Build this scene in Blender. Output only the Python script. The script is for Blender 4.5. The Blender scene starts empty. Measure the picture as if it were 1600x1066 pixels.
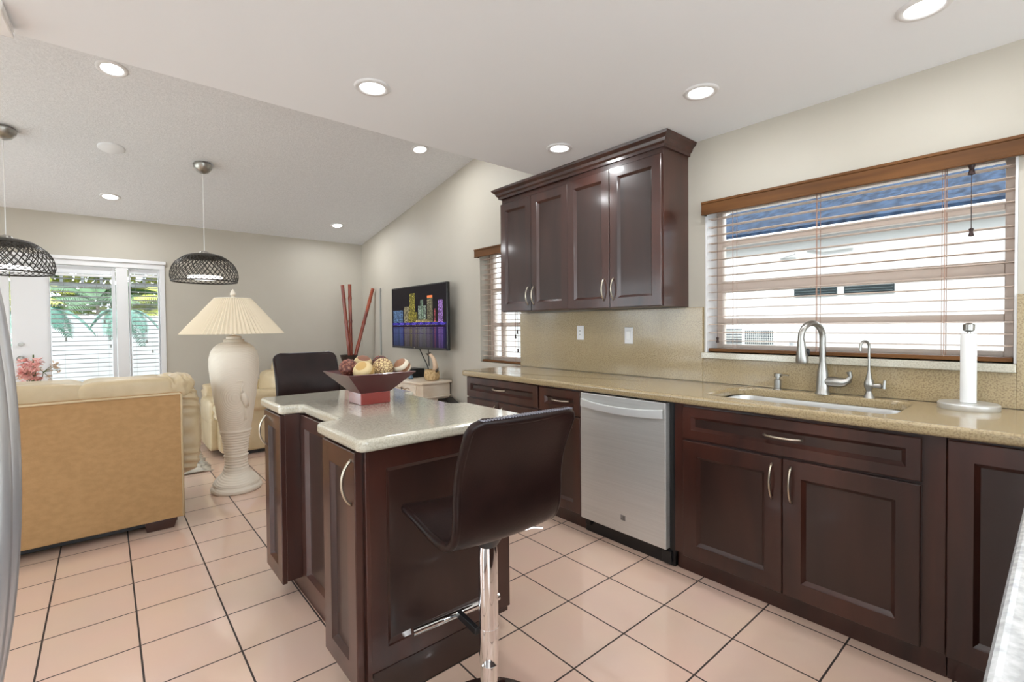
import bpy, bmesh, math, random
from mathutils import Vector, Matrix
from mathutils.geometry import tessellate_polygon
random.seed(7)
C = bpy.context.scene.collection
PI = math.pi
# ------------------------------------------------------------------ camera
def setup_camera():
    f, yaw, pitch, roll = 743.2, 0.7077, -0.019, -0.0092
    cp, sp, cy, sy = math.cos(pitch), math.sin(pitch), math.cos(yaw), math.sin(yaw)
    fwd = Vector((sy*cp, cy*cp, sp)); r0 = Vector((cy, -sy, 0)); u0 = r0.cross(fwd)
    r = r0*math.cos(roll) + u0*math.sin(roll); u = -r0*math.sin(roll) + u0*math.cos(roll)
    cam = bpy.data.cameras.new('camera'); o = bpy.data.objects.new('camera', cam); C.objects.link(o)
    m = Matrix((r, u, -fwd)).transposed().to_4x4(); m.translation = (0, 0, 1.281)
    o.matrix_world = m
    cam.sensor_width = 36; cam.lens = f/1600*36; cam.shift_y = -10/1600
    cam.clip_start = 0.02
    bpy.context.scene.camera = o
setup_camera()
# ------------------------------------------------------------------ world, sun, exposure
w = bpy.data.worlds.new('world'); bpy.context.scene.world = w; w.use_nodes = True
bg = w.node_tree.nodes['Background']; bg.inputs[0].default_value = (0.88, 0.94, 1.0, 1); bg.inputs[1].default_value = 6.0
sun = bpy.data.lights.new('sun', 'SUN'); sun.energy = 5.0; sun.angle = 0.01; sun.color = (1, .96, .9)
so = bpy.data.objects.new('sun', sun); C.objects.link(so)
so.rotation_euler = Vector((0.60, 0.06, -0.68)).to_track_quat('-Z', 'Y').to_euler()
vs = bpy.context.scene.view_settings
vs.view_transform = 'Standard'; vs.look = 'None'; vs.gamma = 1.0; vs.use_curve_mapping = False; vs.exposure = 0.0
bpy.context.scene.cycles.max_bounces = 10
bpy.context.scene.cycles.diffuse_bounces = 6
bpy.context.scene.cycles.glossy_bounces = 5
bpy.context.scene.cycles.transparent_max_bounces = 16
bpy.context.scene.cycles.sample_clamp_indirect = 4.0
LAMP = 9.0     # watts of one recessed lamp

# ------------------------------------------------------------------ materials
MATS = {}
def mat(name, col, rough=.5, metal=0., coat=0., spec=.5, coat_rough=.05, emis=None, estr=0.):
    m = bpy.data.materials.new(name); m.use_nodes = True
    p = m.node_tree.nodes['Principled BSDF']
    p.inputs['Base Color'].default_value = (*col, 1); p.inputs['Roughness'].default_value = rough
    p.inputs['Metallic'].default_value = metal; p.inputs['Coat Weight'].default_value = coat
    p.inputs['Coat Roughness'].default_value = coat_rough; p.inputs['Specular IOR Level'].default_value = spec
    if emis:
        p.inputs['Emission Color'].default_value = (*emis, 1); p.inputs['Emission Strength'].default_value = estr
    MATS[name] = m
    return m
def noisy(m, c1, c2, scale=(10, 10, 10), detail=4, bump=0., bscale=None, lo=.35, hi=.65, coord='pos', distort=0.):
    """mix two colours by stretched noise in world (or object) space"""
    nt = m.node_tree; p = nt.nodes['Principled BSDF']
    if coord == 'pos':
        g = nt.nodes.new('ShaderNodeNewGeometry'); src = g.outputs['Position']
    else:
        g = nt.nodes.new('ShaderNodeTexCoord'); src = g.outputs['Object']
    mp = nt.nodes.new('ShaderNodeMapping'); mp.inputs['Scale'].default_value = scale
    n = nt.nodes.new('ShaderNodeTexNoise'); n.inputs['Scale'].default_value = 1; n.inputs['Detail'].default_value = detail
    n.inputs['Distortion'].default_value = distort
    r = nt.nodes.new('ShaderNodeValToRGB'); r.color_ramp.elements[0].position = lo; r.color_ramp.elements[1].position = hi
    r.color_ramp.elements[0].color = (*c1, 1); r.color_ramp.elements[1].color = (*c2, 1)
    nt.links.new(src, mp.inputs[0]); nt.links.new(mp.outputs[0], n.inputs[0])
    nt.links.new(n.outputs[0], r.inputs[0]); nt.links.new(r.outputs[0], p.inputs['Base Color'])
    if bump:
        n2 = nt.nodes.new('ShaderNodeTexNoise'); n2.inputs['Scale'].default_value = bscale or 60; n2.inputs['Detail'].default_value = 3
        nt.links.new(src, n2.inputs[0])
        b = nt.nodes.new('ShaderNodeBump'); b.inputs['Strength'].default_value = bump; b.inputs['Distance'].default_value = .01
        nt.links.new(n2.outputs[0], b.inputs['Height']); nt.links.new(b.outputs[0], p.inputs['Normal'])
    return m
wall_m = noisy(mat('wall_paint', (.62, .59, .51), .55), (.475, .44, .375), (.50, .465, .40), (2, 2, 2), bump=.12, bscale=14)
ceil_m = mat('ceiling_paint', (.84, .865, .90), .7)
ceil_t = noisy(mat('ceiling_texture', (.62, .615, .60), .8), (.70, .72, .75), (.77, .79, .82), (60, 60, 60), bump=.35, bscale=90)
white_m = mat('white_paint', (.74, .74, .75), .35)
cherry = noisy(mat('cherry_wood', (.05, .015, .01), .34, coat=.4, coat_rough=.12), (.022, .0070, .0050), (.066, .0190, .0115), (7, 7, 1.1), 6, lo=.3, hi=.72, distort=.5)
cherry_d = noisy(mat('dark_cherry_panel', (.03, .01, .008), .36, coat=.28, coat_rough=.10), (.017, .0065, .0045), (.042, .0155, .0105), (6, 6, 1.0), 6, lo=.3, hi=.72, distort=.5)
stone = noisy(mat('beige_stone', (.40, .34, .25), .22, coat=.4, coat_rough=.08), (.265, .195, .108), (.385, .297, .165), (150, 150, 150), 2, lo=.36, hi=.56)
stone_g = noisy(mat('grey_stone', (.44, .42, .36), .14, coat=.6, coat_rough=.05), (.43, .40, .32), (.54, .51, .42), (170, 170, 170), 2, lo=.36, hi=.56)
steel = noisy(mat('brushed_steel', (.56, .56, .55), .36, .62), (.63, .63, .61), (.68, .68, .66), (3, 3, 160), 3)
steel_l = mat('satin_nickel', (.40, .39, .365), .30, 1.0)
nickel = mat('warm_nickel', (.58, .52, .42), .28, 1.0)
chrome = mat('chrome', (.82, .82, .83), .05, 1.0)
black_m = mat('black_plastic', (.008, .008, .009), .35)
blackg = mat('black_gloss', (.010, .010, .011), .12)
leather = noisy(mat('brown_leather', (.035, .018, .014), .34, coat=.0, spec=.25), (.010, .004, .0035), (.019, .008, .0065), (8, 8, 8), bump=.05, bscale=160, coord='obj')
stitch = mat('leather_stitch', (.22, .22, .26), .4)
leather_c = noisy(mat('cream_leather', (.60, .50, .33), .38, coat=.15, coat_rough=.3), (.50, .385, .22), (.61, .49, .31), (5, 5, 5), bump=.15, bscale=22)
suede = noisy(mat('tan_backing', (.42, .30, .15), .8), (.40, .235, .098), (.45, .27, .118), (26, 26, 40), bump=.1, bscale=120)
plaster = mat('ivory_plaster', (.86, .79, .67), .5)
shade_m = mat('ivory_pleated_fabric', (.76, .66, .50), .7)
woodv = noisy(mat('honey_wood', (.30, .14, .05), .55, spec=.25), (.090, .035, .009), (.160, .065, .018), (20, 1.5, 20), 4)
slat_m = mat('slat_wood', (.50, .39, .32), .45)
slat_w = mat('white_slat', (.24, .25, .26), .5)
lampface = mat('lamp_diffuser', (1, 1, 1), .5, emis=(1, .98, .96), estr=9.0)
glow = mat('pendant_diffuser', (.9, .9, .9), .5, emis=(1, .98, .95), estr=2.2)
bamboo = noisy(mat('red_bamboo', (.25, .035, .012), .3, coat=.4), (.15, .02, .01), (.32, .06, .02), (8, 8, 3))
rattan = mat('dark_rattan', (.022, .018, .013), .5)
bowl_m = mat('maroon_lacquer', (.070, .010, .012), .32, coat=.35)
bowl_r = mat('red_lacquer', (.20, .012, .008), .25, coat=.8)
ivory_w = noisy(mat('antique_white_wood', (.72, .62, .50), .45), (.64, .52, .39), (.76, .67, .56), (4, 4, 9))
basket = noisy(mat('woven_straw', (.55, .38, .18), .7), (.40, .25, .10), (.66, .48, .26), (90, 90, 45), bump=.5, bscale=120)
paper = mat('paper_white', (.80, .80, .79), .8)
rug_m = noisy(mat('ivory_wool', (.62, .57, .47), .95), (.45, .42, .36), (.72, .66, .55), (14, 14, 14), bump=.5, bscale=200)
leaf_y = mat('palm_yellow_green', (.28, .30, .03), .5); leaf_g = mat('palm_green', (.03, .085, .02), .5); leaf_t = mat('palm_teal_green', (.04, .13, .09), .5)
bush_m = noisy(mat('bush_green', (.14, .24, .04), .6), (.03, .07, .01), (.28, .28, .03), (5, 5, 5))
stucco = mat('pale_stucco', (.40, .405, .41), .85)
roofm = noisy(mat('blue_slate_roof', (.05, .08, .14), .9, spec=.1), (.004, .008, .018), (.018, .034, .065), (5, 16, 9), bump=.4, bscale=12)
ground_m = mat('pale_concrete', (.60, .58, .54), .85)
pinkp = mat('pink_petal', (.82, .46, .42), .5); creamp = mat('cream_petal', (.75, .62, .50), .5); stem_m = mat('plant_stem', (.10, .14, .04), .6)
terra = mat('pink_tile', (.52, .36, .29), .25)

def tile_material():
    m = mat('pink_floor_tile', (.6, .5, .45), .09, coat=.6, coat_rough=.03)
    nt = m.node_tree; p = nt.nodes['Principled BSDF']
    g = nt.nodes.new('ShaderNodeNewGeometry')
    mp = nt.nodes.new('ShaderNodeMapping'); mp.inputs['Location'].default_value = (-1.609+.305*20, -1.807+.3104*30, 0)
    b = nt.nodes.new('ShaderNodeTexBrick'); b.offset = 0; b.squash = 1
    b.inputs['Scale'].default_value = 1; b.inputs['Brick Width'].default_value = .305; b.inputs['Row Height'].default_value = .3104
    b.inputs['Mortar Size'].default_value = .0036; b.inputs['Mortar Smooth'].default_value = .1; b.inputs['Bias'].default_value = 0
    b.inputs['Color1'].default_value = (.74, .53, .42, 1); b.inputs['Color2'].default_value = (.765, .555, .445, 1)
    b.inputs['Mortar'].default_value = (.035, .022, .018, 1)
    nt.links.new(g.outputs['Position'], mp.inputs[0]); nt.links.new(mp.outputs[0], b.inputs['Vector'])
    n = nt.nodes.new('ShaderNodeTexNoise'); n.inputs['Scale'].default_value = 3; n.inputs['Detail'].default_value = 3
    nt.links.new(g.outputs['Position'], n.inputs[0])
    mx = nt.nodes.new('ShaderNodeMixRGB'); mx.blend_type = 'MULTIPLY'; mx.inputs[0].default_value = .12
    nt.links.new(b.outputs['Color'], mx.inputs[1]); nt.links.new(n.outputs['Color'], mx.inputs[2])
    nt.links.new(mx.outputs[0], p.inputs['Base Color'])
    ro = nt.nodes.new('ShaderNodeMapRange'); ro.inputs['To Min'].default_value = .09; ro.inputs['To Max'].default_value = .7
    nt.links.new(b.outputs['Fac'], ro.inputs[0]); nt.links.new(ro.outputs[0], p.inputs['Roughness'])
    ct = nt.nodes.new('ShaderNodeMapRange'); ct.inputs['To Min'].default_value = .6; ct.inputs['To Max'].default_value = 0
    nt.links.new(b.outputs['Fac'], ct.inputs[0]); nt.links.new(ct.outputs[0], p.inputs['Coat Weight'])
    return m
tile_m = tile_material()
def glass_material():
    m = bpy.data.materials.new('window_glass'); m.use_nodes = True; nt = m.node_tree
    for n in list(nt.nodes): nt.nodes.remove(n)
    o = nt.nodes.new('ShaderNodeOutputMaterial'); t = nt.nodes.new('ShaderNodeBsdfTransparent'); g = nt.nodes.new('ShaderNodeBsdfGlossy')
    g.inputs['Roughness'].default_value = .02; t.inputs[0].default_value = (.96, .98, .98, 1)
    fr = nt.nodes.new('ShaderNodeFresnel'); fr.inputs[0].default_value = 1.25; mx = nt.nodes.new('ShaderNodeMixShader')
    nt.links.new(fr.outputs[0], mx.inputs[0]); nt.links.new(t.outputs[0], mx.inputs[1]); nt.links.new(g.outputs[0], mx.inputs[2])
    nt.links.new(mx.outputs[0], o.inputs[0]); return m
glass = glass_material()

# ------------------------------------------------------------------ mesh helpers
class MB:
    def __init__(s): s.v = []; s.f = []; s.mi = []; s.cur = 0
    def add(s, vs, fs):
        n = len(s.v); s.v += [tuple(v) for v in vs]
        for f in fs: s.f.append(tuple(i+n for i in f)); s.mi.append(s.cur)
        return s
    def box(s, x0, x1, y0, y1, z0, z1, m=None):
        x0, x1 = min(x0, x1), max(x0, x1); y0, y1 = min(y0, y1), max(y0, y1); z0, z1 = min(z0, z1), max(z0, z1)
        vs = [Vector(p) for p in ((x0, y0, z0), (x1, y0, z0), (x1, y1, z0), (x0, y1, z0), (x0, y0, z1), (x1, y0, z1), (x1, y1, z1), (x0, y1, z1))]
        if m is not None: vs = [m @ v for v in vs]
        return s.add(vs, [(0, 3, 2, 1), (4, 5, 6, 7), (0, 1, 5, 4), (1, 2, 6, 5), (2, 3, 7, 6), (3, 0, 4, 7)])
    def lathe(s, prof, c=(0, 0, 0), n=32, m=None, sx=1., sy=1., cap=True):
        vs = []; fs = []
        for (r, z) in prof:
            for k in range(n):
                a = 2*PI*k/n; vs.append(Vector((c[0]+r*sx*math.cos(a), c[1]+r*sy*math.sin(a), c[2]+z)))
        for i in range(len(prof)-1):
            for k in range(n):
                fs.append((i*n+k, i*n+(k+1) % n, (i+1)*n+(k+1) % n, (i+1)*n+k))
        if cap:
            fs.append(tuple(range(n-1, -1, -1))); L = (len(prof)-1)*n; fs.append(tuple(range(L, L+n)))
        if m is not None: vs = [m @ v for v in vs]
        return s.add(vs, fs)
    def tube(s, pts, r, n=8, caps=True, closed=False):
        pts = [Vector(p) for p in pts]; N = len(pts); rs = r if isinstance(r, (list, tuple)) else [r]*N
        vs = []; fs = []; up = None
        for i, p in enumerate(pts):
            if closed: t = (pts[(i+1) % N]-pts[i-1]).normalized()
            else: t = (pts[min(i+1, N-1)]-pts[max(i-1, 0)]).normalized()
            if up is None:
                up = Vector((0, 0, 1)) if abs(t.z) < .9 else Vector((1, 0, 0))
            a = t.cross(up)
            if a.length < 1e-5: a = t.cross(Vector((0, 1, 0)))
            a.normalize(); b = t.cross(a).normalized(); up = -b if b.dot(up) < 0 else b
            a = t.cross(up).normalized(); b = t.cross(a)
            for k in range(n):
                th = 2*PI*k/n; vs.append(p+(a*math.cos(th)+b*math.sin(th))*rs[i])
        for i in range(N if closed else N-1):
            j = (i+1) % N
            for k in range(n): fs.append((i*n+k, i*n+(k+1) % n, j*n+(k+1) % n, j*n+k))
        if caps and not closed:
            fs.append(tuple(range(n-1, -1, -1))); fs.append(tuple(range((N-1)*n, N*n)))
        return s.add(vs, fs)
    def grid(s, fn, nu, nv, closeu=False):
        vs = [fn(i/(nu if closeu else nu-1), j/(nv-1)) for j in range(nv) for i in range(nu)]
        fs = []
        for j in range(nv-1):
            for i in range(nu if closeu else nu-1):
                i2 = (i+1) % nu; fs.append((j*nu+i, j*nu+i2, (j+1)*nu+i2, (j+1)*nu+i))
        return s.add(vs, fs)
    def prism(s, poly, z0, z1, hole=None):
        loops = [[Vector((p[0], p[1], 0)) for p in poly]] + ([[Vector((p[0], p[1], 0)) for p in hole]] if hole else [])
        flat = [p for l in loops for p in l]; n = len(flat)
        vs = [(p.x, p.y, z0) for p in flat]+[(p.x, p.y, z1) for p in flat]; fs = []
        if hole:
            for t in tessellate_polygon(loops):
                fs.append((t[0]+n, t[1]+n, t[2]+n)); fs.append((t[2], t[1], t[0]))
        else:
            fs.append(tuple(range(n, 2*n))); fs.append(tuple(range(n-1, -1, -1)))
        k = 0
        for l in loops:
            m = len(l)
            for i in range(m): fs.append((k+i, k+(i+1) % m, n+k+(i+1) % m, n+k+i))
            k += m
        return s.add(vs, fs)
def origin_of(p):
    return Vector(p['_loc']) if p is not None and '_loc' in p.keys() else Vector((0, 0, 0))
def obj(name, mb, m, parent=None, bevel=0., seg=2, smooth=False, subsurf=0, wn=False, angle=35):
    o0 = origin_of(parent)
    me = bpy.data.meshes.new(name)
    me.from_pydata([(v[0]-o0.x, v[1]-o0.y, v[2]-o0.z) for v in mb.v], [], mb.f)
    ms = m if isinstance(m, (list, tuple)) else [m]
    for k in ms: me.materials.append(k)
    if len(ms) > 1: me.polygons.foreach_set('material_index', mb.mi)
    bm = bmesh.new(); bm.from_mesh(me); bmesh.ops.recalc_face_normals(bm, faces=bm.faces); bm.to_mesh(me); bm.free()
    o = bpy.data.objects.new(name, me); C.objects.link(o)
    if parent is not None:
        o.parent = parent; o['_loc'] = tuple(o0)
    if bevel:
        b = o.modifiers.new('bevel', 'BEVEL'); b.width = bevel; b.segments = seg; b.limit_method = 'ANGLE'; b.angle_limit = math.radians(angle); b.harden_normals = False
    if subsurf:
        q = o.modifiers.new('sub', 'SUBSURF'); q.levels = subsurf; q.render_levels = subsurf
    if smooth:
        me.polygons.foreach_set('use_smooth', [True]*len(me.polygons))
        if smooth == 'auto':
            me.set_sharp_from_angle(angle=math.radians(38))
    return o
def thing(name, label, cat, loc=(0, 0, 0), group=None, kind=None):
    o = bpy.data.objects.new(name, None); C.objects.link(o); o.location = loc; o['_loc'] = tuple(loc)
    o.empty_display_size = .1
    if label: o['label'] = label
    if cat: o['category'] = cat
    if group: o['group'] = group
    if kind: o['kind'] = kind
    return o
def tag(o, label, cat, group=None, kind=None):
    o['label'] = label; o['category'] = cat
    if group: o['group'] = group
    if kind: o['kind'] = kind
    return o
def struct(o): o['kind'] = 'structure'; return o
def rounded(poly, r, n=5):
    out = []; N = len(poly)
    for i in range(N):
        p = Vector(poly[i]).to_2d(); a = Vector(poly[i-1]).to_2d(); b = Vector(poly[(i+1) % N]).to_2d()
        rr = r[i] if isinstance(r, (list, tuple)) else r
        if rr <= 0: out.append((p.x, p.y)); continue
        da = (a-p).normalized(); db = (b-p).normalized()
        p0 = p+da*rr; p1 = p+db*rr; c = p+da*rr+db*rr
        for k in range(n+1):
            t = k/n*PI/2
            q = c+(p0-c)*math.cos(t)+(p1-c)*math.sin(t); out.append((q.x, q.y))
    return out
def rbox(mb, x0, x1, y0, y1, z0, z1, p=.32, n=10, puff=None):
    """cushion: superellipsoid filling the box"""
    cx, cy, cz = (x0+x1)/2, (y0+y1)/2, (z0+z1)/2; a, b, c = (x1-x0)/2, (y1-y0)/2, (z1-z0)/2
    def se(v): return math.copysign(abs(v)**p, v)
    nu, nv = n*4, n*2
    vs = []; fs = []
    for j in range(nv+1):
        ph = -PI/2+PI*j/nv
        for i in range(nu):
            th = 2*PI*i/nu
            vs.append((cx+a*se(math.cos(ph))*se(math.cos(th)), cy+b*se(math.cos(ph))*se(math.sin(th)), cz+c*se(math.sin(ph))))
    for j in range(nv):
        for i in range(nu):
            fs.append((j*nu+i, j*nu+(i+1) % nu, (j+1)*nu+(i+1) % nu, (j+1)*nu+i))
    mb.add(vs, fs); return mb
def copy_tree(o, parent=None):
    c = o.copy(); C.objects.link(c); c.parent = parent
    for ch in list(o.children): copy_tree(ch, c)
    return c
# axis frames for cabinet fronts: (u, v=z, w=outward)
def frame(origin, ux, wx):
    u = Vector(ux); wv = Vector(wx); o = Vector(origin)
    return lambda a, z, d: o+u*a+Vector((0, 0, z))+wv*d
def panel_front(mb, F, a0, a1, z0, z1, th=.022, st=.055, rec=.017, bev=.015):
    """shaker front: frame with sloped inner lip and recessed panel, back at d=0"""
    def ring(i, d): return [F(a0+i, z0+i, d), F(a1-i, z0+i, d), F(a1-i, z1-i, d), F(a0+i, z1-i, d)]
    rs = [ring(0, 0), ring(0, th-.003), ring(.003, th), ring(st, th), ring(st+.003, th-.004), ring(st+bev, th-rec)]
    vs = [p for r in rs for p in r]; fs = [(0, 1, 2, 3)]
    for i in range(len(rs)-1):
        for k in range(4): fs.append((i*4+k, i*4+(k+1) % 4, (i+1)*4+(k+1) % 4, (i+1)*4+k))
    L = (len(rs)-1)*4; mb.add(vs, fs); n0 = len(mb.v)-len(vs)
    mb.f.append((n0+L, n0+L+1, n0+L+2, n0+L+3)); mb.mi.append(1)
    return mb
def pull(F, a, z, length=.15, vertical=True, out=.03, d0=.02, r=.0048):
    pts = []
    n = 16
    for i in range(n+1):
        t = i/n; s = (t-.5)*length; d = d0+out*(1-(2*t-1)**2)**.75 - .002*(i in (0, n))
        pts.append(F(a, z+s, d) if vertical else F(a+s, z, d))
    mb = MB(); rs = [r*(1.25 if i in (0, n) else 1.0) for i in range(n+1)]
    return mb.tube(pts, rs, 10)

# ------------------------------------------------------------------ SETTING
XW = 2.84; YF = 6.64; XL = -2.6; YB = -2.6; ZC = 2.42; YE = 2.64
struct(obj('floor', MB().box(XL-.1, XW+.15, YB-.1, YF+.15, -.06, 0), tile_m))
def vz(y): return 2.464+.178*(6.64-y)
# right wall with two window openings
W1 = (.135, 1.465, 1.105, 2.02); W2 = (3.19, 3.80, .925, 2.03)
mb = MB()
T = .20
for (y0, y1, z0, z1) in ((YB, W1[0], 0, 3.3), (W1[0], W1[1], 0, W1[2]), (W1[0], W1[1], W1[3], 3.3), (W1[1], W2[0], 0, 3.3), (W2[0], W2[1], 0, W2[2]), (W2[0], W2[1], W2[3], 3.3), (W2[1], YF, 0, 3.3)):
    mb.box(XW, XW+T, y0, y1, z0, z1)
struct(obj('wall_right', mb, wall_m))
# far wall with french door opening
mb = MB(); D0, D1, DH = -1.45, .525, 2.0
mb.box(XL, D0, YF, YF+.2, 0, 3); mb.box(D1, XW+T, YF, YF+.2, 0, 3); mb.box(D0, D1, YF, YF+.2, DH, 3)
struct(obj('wall_far', mb, wall_m))
# walls behind and left of the camera, with unseen windows added for more daylight
mb = MB()
LW = ((-2.3, 1.6, .25, 2.15), (2.9, 6.3, .25, 2.15))
ys = YB
for (a, b, c_, d_) in LW:
    mb.box(XL-.15, XL, ys, a, 0, 3.3).box(XL-.15, XL, a, b, 0, c_).box(XL-.15, XL, a, b, d_, 3.3); ys = b
mb.box(XL-.15, XL, ys, YF, 0, 3.3)
struct(obj('wall_left', mb, wall_m))
BW = (-2.2, 2.3, .15, 2.2)
struct(obj('wall_back', MB().box(XL, BW[0], YB-.15, YB, 0, 2.6).box(BW[1], XW, YB-.15, YB, 0, 2.6).box(BW[0], BW[1], YB-.15, YB, 0, BW[2]).box(BW[0], BW[1], YB-.15, YB, BW[3], 2.6), wall_m))
for i_, (a, b, c_, d_) in enumerate(LW):
    f_ = MB()
    for k_ in range(4):
        yy = a+(b-a)*k_/3; f_.box(XL-.10, XL-.05, max(a, yy-.03), min(b, yy+.03), c_, d_)
    f_.box(XL-.10, XL-.05, a, b, c_, c_+.05).box(XL-.10, XL-.05, a, b, d_-.05, d_)
    o_ = struct(obj('window_%d' % (4+i_), f_, white_m)); o_['_loc'] = (0, 0, 0)  # added windows, never in view, that brighten ceiling and floor
    obj('window_pane', MB().box(XL-.08, XL-.076, a, b, c_, d_), glass, o_)
f_ = MB()
for k_ in range(5):
    xx = BW[0]+(BW[1]-BW[0])*k_/4; f_.box(max(BW[0], xx-.03), min(BW[1], xx+.03), YB-.10, YB-.05, BW[2], BW[3])
o_ = struct(obj('window_6', f_, white_m)); o_['_loc'] = (0, 0, 0)  # added window at the back, only there to let daylight in
obj('window_pane', MB().box(BW[0], BW[1], YB-.08, YB-.076, BW[2], BW[3]), glass, o_)
struct(obj('ceiling', MB().box(XL-.1, XW+.1, YB-.1, YE, ZC, ZC+.06).box(XL-.1, XW+.1, YE-.06, YE, ZC+.06, 3.3), ceil_m))
mb = MB(); y0, y1 = YE-.1, YF+.15
mb.add([(XL-.1, y0, vz(y0)), (XW+.1, y0, vz(y0)), (XW+.1, y1, vz(y1)), (XL-.1, y1, vz(y1)), (XL-.1, y0, vz(y0)+.08), (XW+.1, y0, vz(y0)+.08), (XW+.1, y1, vz(y1)+.08), (XL-.1, y1, vz(y1)+.08)],
       [(0, 1, 2, 3), (4, 7, 6, 5), (0, 4, 5, 1), (1, 5, 6, 2), (2, 6, 7, 3), (3, 7, 4, 0)])
struct(obj('ceiling', mb, ceil_t))
struct(obj('baseboard_far', MB().box(D1+.07, XW, YF-.012, YF, 0, .085), terra, bevel=.004))
struct(obj('baseboard_right', MB().box(XW-.012, XW, 3.3, YF-.013, 0, .085), terra, bevel=.004))

# recessed lamps
def recessed(x, y, z, n, label, group, k=1.):
    nrm = Vector(n).normalized(); q = Vector((0, 0, 1)).rotation_difference(-nrm).to_matrix().to_4x4()
    M = Matrix.Translation((x, y, z)) @ q
    t = thing('recessed_light', label, 'ceiling light', (x, y, z), group)
    obj('trim_ring', MB().lathe([(.056, -.002), (.060, -.009), (.078, -.008), (.084, -.001)], m=M, n=32, cap=False), white_m, t, smooth=True)
    obj('diffuser', MB().lathe([(.0005, -.0045), (.057, -.0045)], m=M, n=32, cap=False), lampface, t)
    l = bpy.data.lights.new('recessed_lamp', 'AREA'); l.shape = 'DISK'; l.size = .11; l.energy = LAMP*k; l.color = (.96, .985, 1)
    o = bpy.data.objects.new('recessed_lamp', l); C.objects.link(o)
    o.matrix_world = Matrix.Translation(Vector((x, y, z))+nrm*.016) @ Vector((0, 0, -1)).rotation_difference(nrm).to_matrix().to_4x4()
    o.parent = t; o.matrix_parent_inverse = Matrix.Translation((-x, -y, -z))
dn = (0, 0, -1); sl = (0, -.178, -1)
for (x, y, lb) in ((.987, 2.157, 'recessed ceiling light in the flat ceiling left of the upper cabinets, nearest the ceiling edge'),
                   (2.24, 2.133, 'recessed ceiling light directly above the dark upper cabinets'),
                   (2.241, 1.18, 'recessed ceiling light between the upper cabinets and the sink window'),
                   (2.27, .347, 'recessed ceiling light at the top right edge above the sink window')):
    recessed(x, y, ZC, dn, lb, 'recessed lights in the flat kitchen ceiling', .45)
for (x, y) in ((.95, .6), (-.6, .9), (-.9, -.9), (.9, -1.2), (2.2, -1.2)):  # unseen lamps added to even out the room light
    recessed(x, y, ZC, dn, 'added recessed fill light in the kitchen ceiling, out of the frame', 'added fill lights in the kitchen ceiling behind the camera')
for (x, y, lb) in ((2.273, 3.959, 'recessed light in the sloped ceiling just left of the wall peak'),
                   (.066, 3.968, 'large looking recessed light in the sloped ceiling at upper left'),
                   (2.262, 6.03, 'small recessed light in the sloped ceiling near the far right corner'),
                   (.063, 6.05, 'recessed light in the sloped ceiling above the patio door')):
    recessed(x, y, vz(y), sl, lb, 'recessed lights in the sloped ceiling')
x, y = .068, 5.042
M = Matrix.Translation((x, y, vz(y))) @ Vector((0, 0, 1)).rotation_difference(-Vector(sl).normalized()).to_matrix().to_4x4()
tag(obj('ceiling_cover', MB().lathe([(.001, -.012), (.08, -.012), (.09, -.004), (.09, 0)], m=M, n=32, cap=False), ceil_m, smooth=True), 'round unlit white cover plate in the sloped ceiling', 'cover plate')
# white fixture at the ceiling edge, upper left
mb = MB(); mb.add([(-.95, 2.40, ZC), (-.245, 2.40, ZC), (-.238, 2.60, ZC), (-.95, 2.60, ZC), (-.95, 2.42, 2.395), (-.252, 2.42, 2.395), (-.236, 2.585, 2.375), (-.95, 2.585, 2.375)],
                  [(0, 1, 2, 3), (4, 7, 6, 5), (0, 4, 5, 1), (1, 5, 6, 2), (2, 6, 7, 3), (3, 7, 4, 0)])
tag(obj('ceiling_fixture', mb, mat('white_acrylic', (.85, .85, .85), .2), bevel=.006), 'white ceiling fixture with sloped sides cut by the top left corner', 'ceiling fixture')

# ------------------------------------------------------------------ windows in right wall
def right_window(idx, Wd, bars, vbars=()):
    y0, y1, z0, z1 = Wd; xg = XW+.13
    fr = MB()
    f = .045
    fr.box(xg, xg+.05, y0, y0+f, z0, z1).box(xg, xg+.05, y1-f, y1, z0, z1).box(xg, xg+.05, y0+f, y1-f, z0, z0+f).box(xg, xg+.05, y0+f, y1-f, z1-f, z1)
    for (za, zb) in bars: fr.box(xg-.005, xg+.045, y0+f, y1-f, za, zb)
    for (ya, yb) in vbars: fr.box(xg-.005, xg+.045, ya, yb, z0+f, z1-f)
    wo = struct(obj('window_%d' % idx, fr, mat('window_frame_beige_%d' % idx, (.62, .52, .45), .4), bevel=.003))
    wo['_loc'] = (0, 0, 0)
    obj('window_pane', MB().box(xg+.020, xg+.024, y0+.03, y1-.03, z0+.03, z1-.03), glass, wo)
    return wo
wo = right_window(1, W1, ((1.275, 1.312), (1.475, 1.545), (1.765, 1.80)))
obj('window_lining', MB().box(XW-.004, XW+.129, W1[0]+.0005, W1[0]+.009, W1[2]+.001, W1[3]-.001).box(XW-.004, XW+.129, W1[1]-.009, W1[1]-.0005, W1[2]+.001, W1[3]-.001), white_m, wo)
wo2 = right_window(2, W2, ((1.27, 1.31), (1.62, 1.65)), ((3.60, 3.63),))
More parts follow.
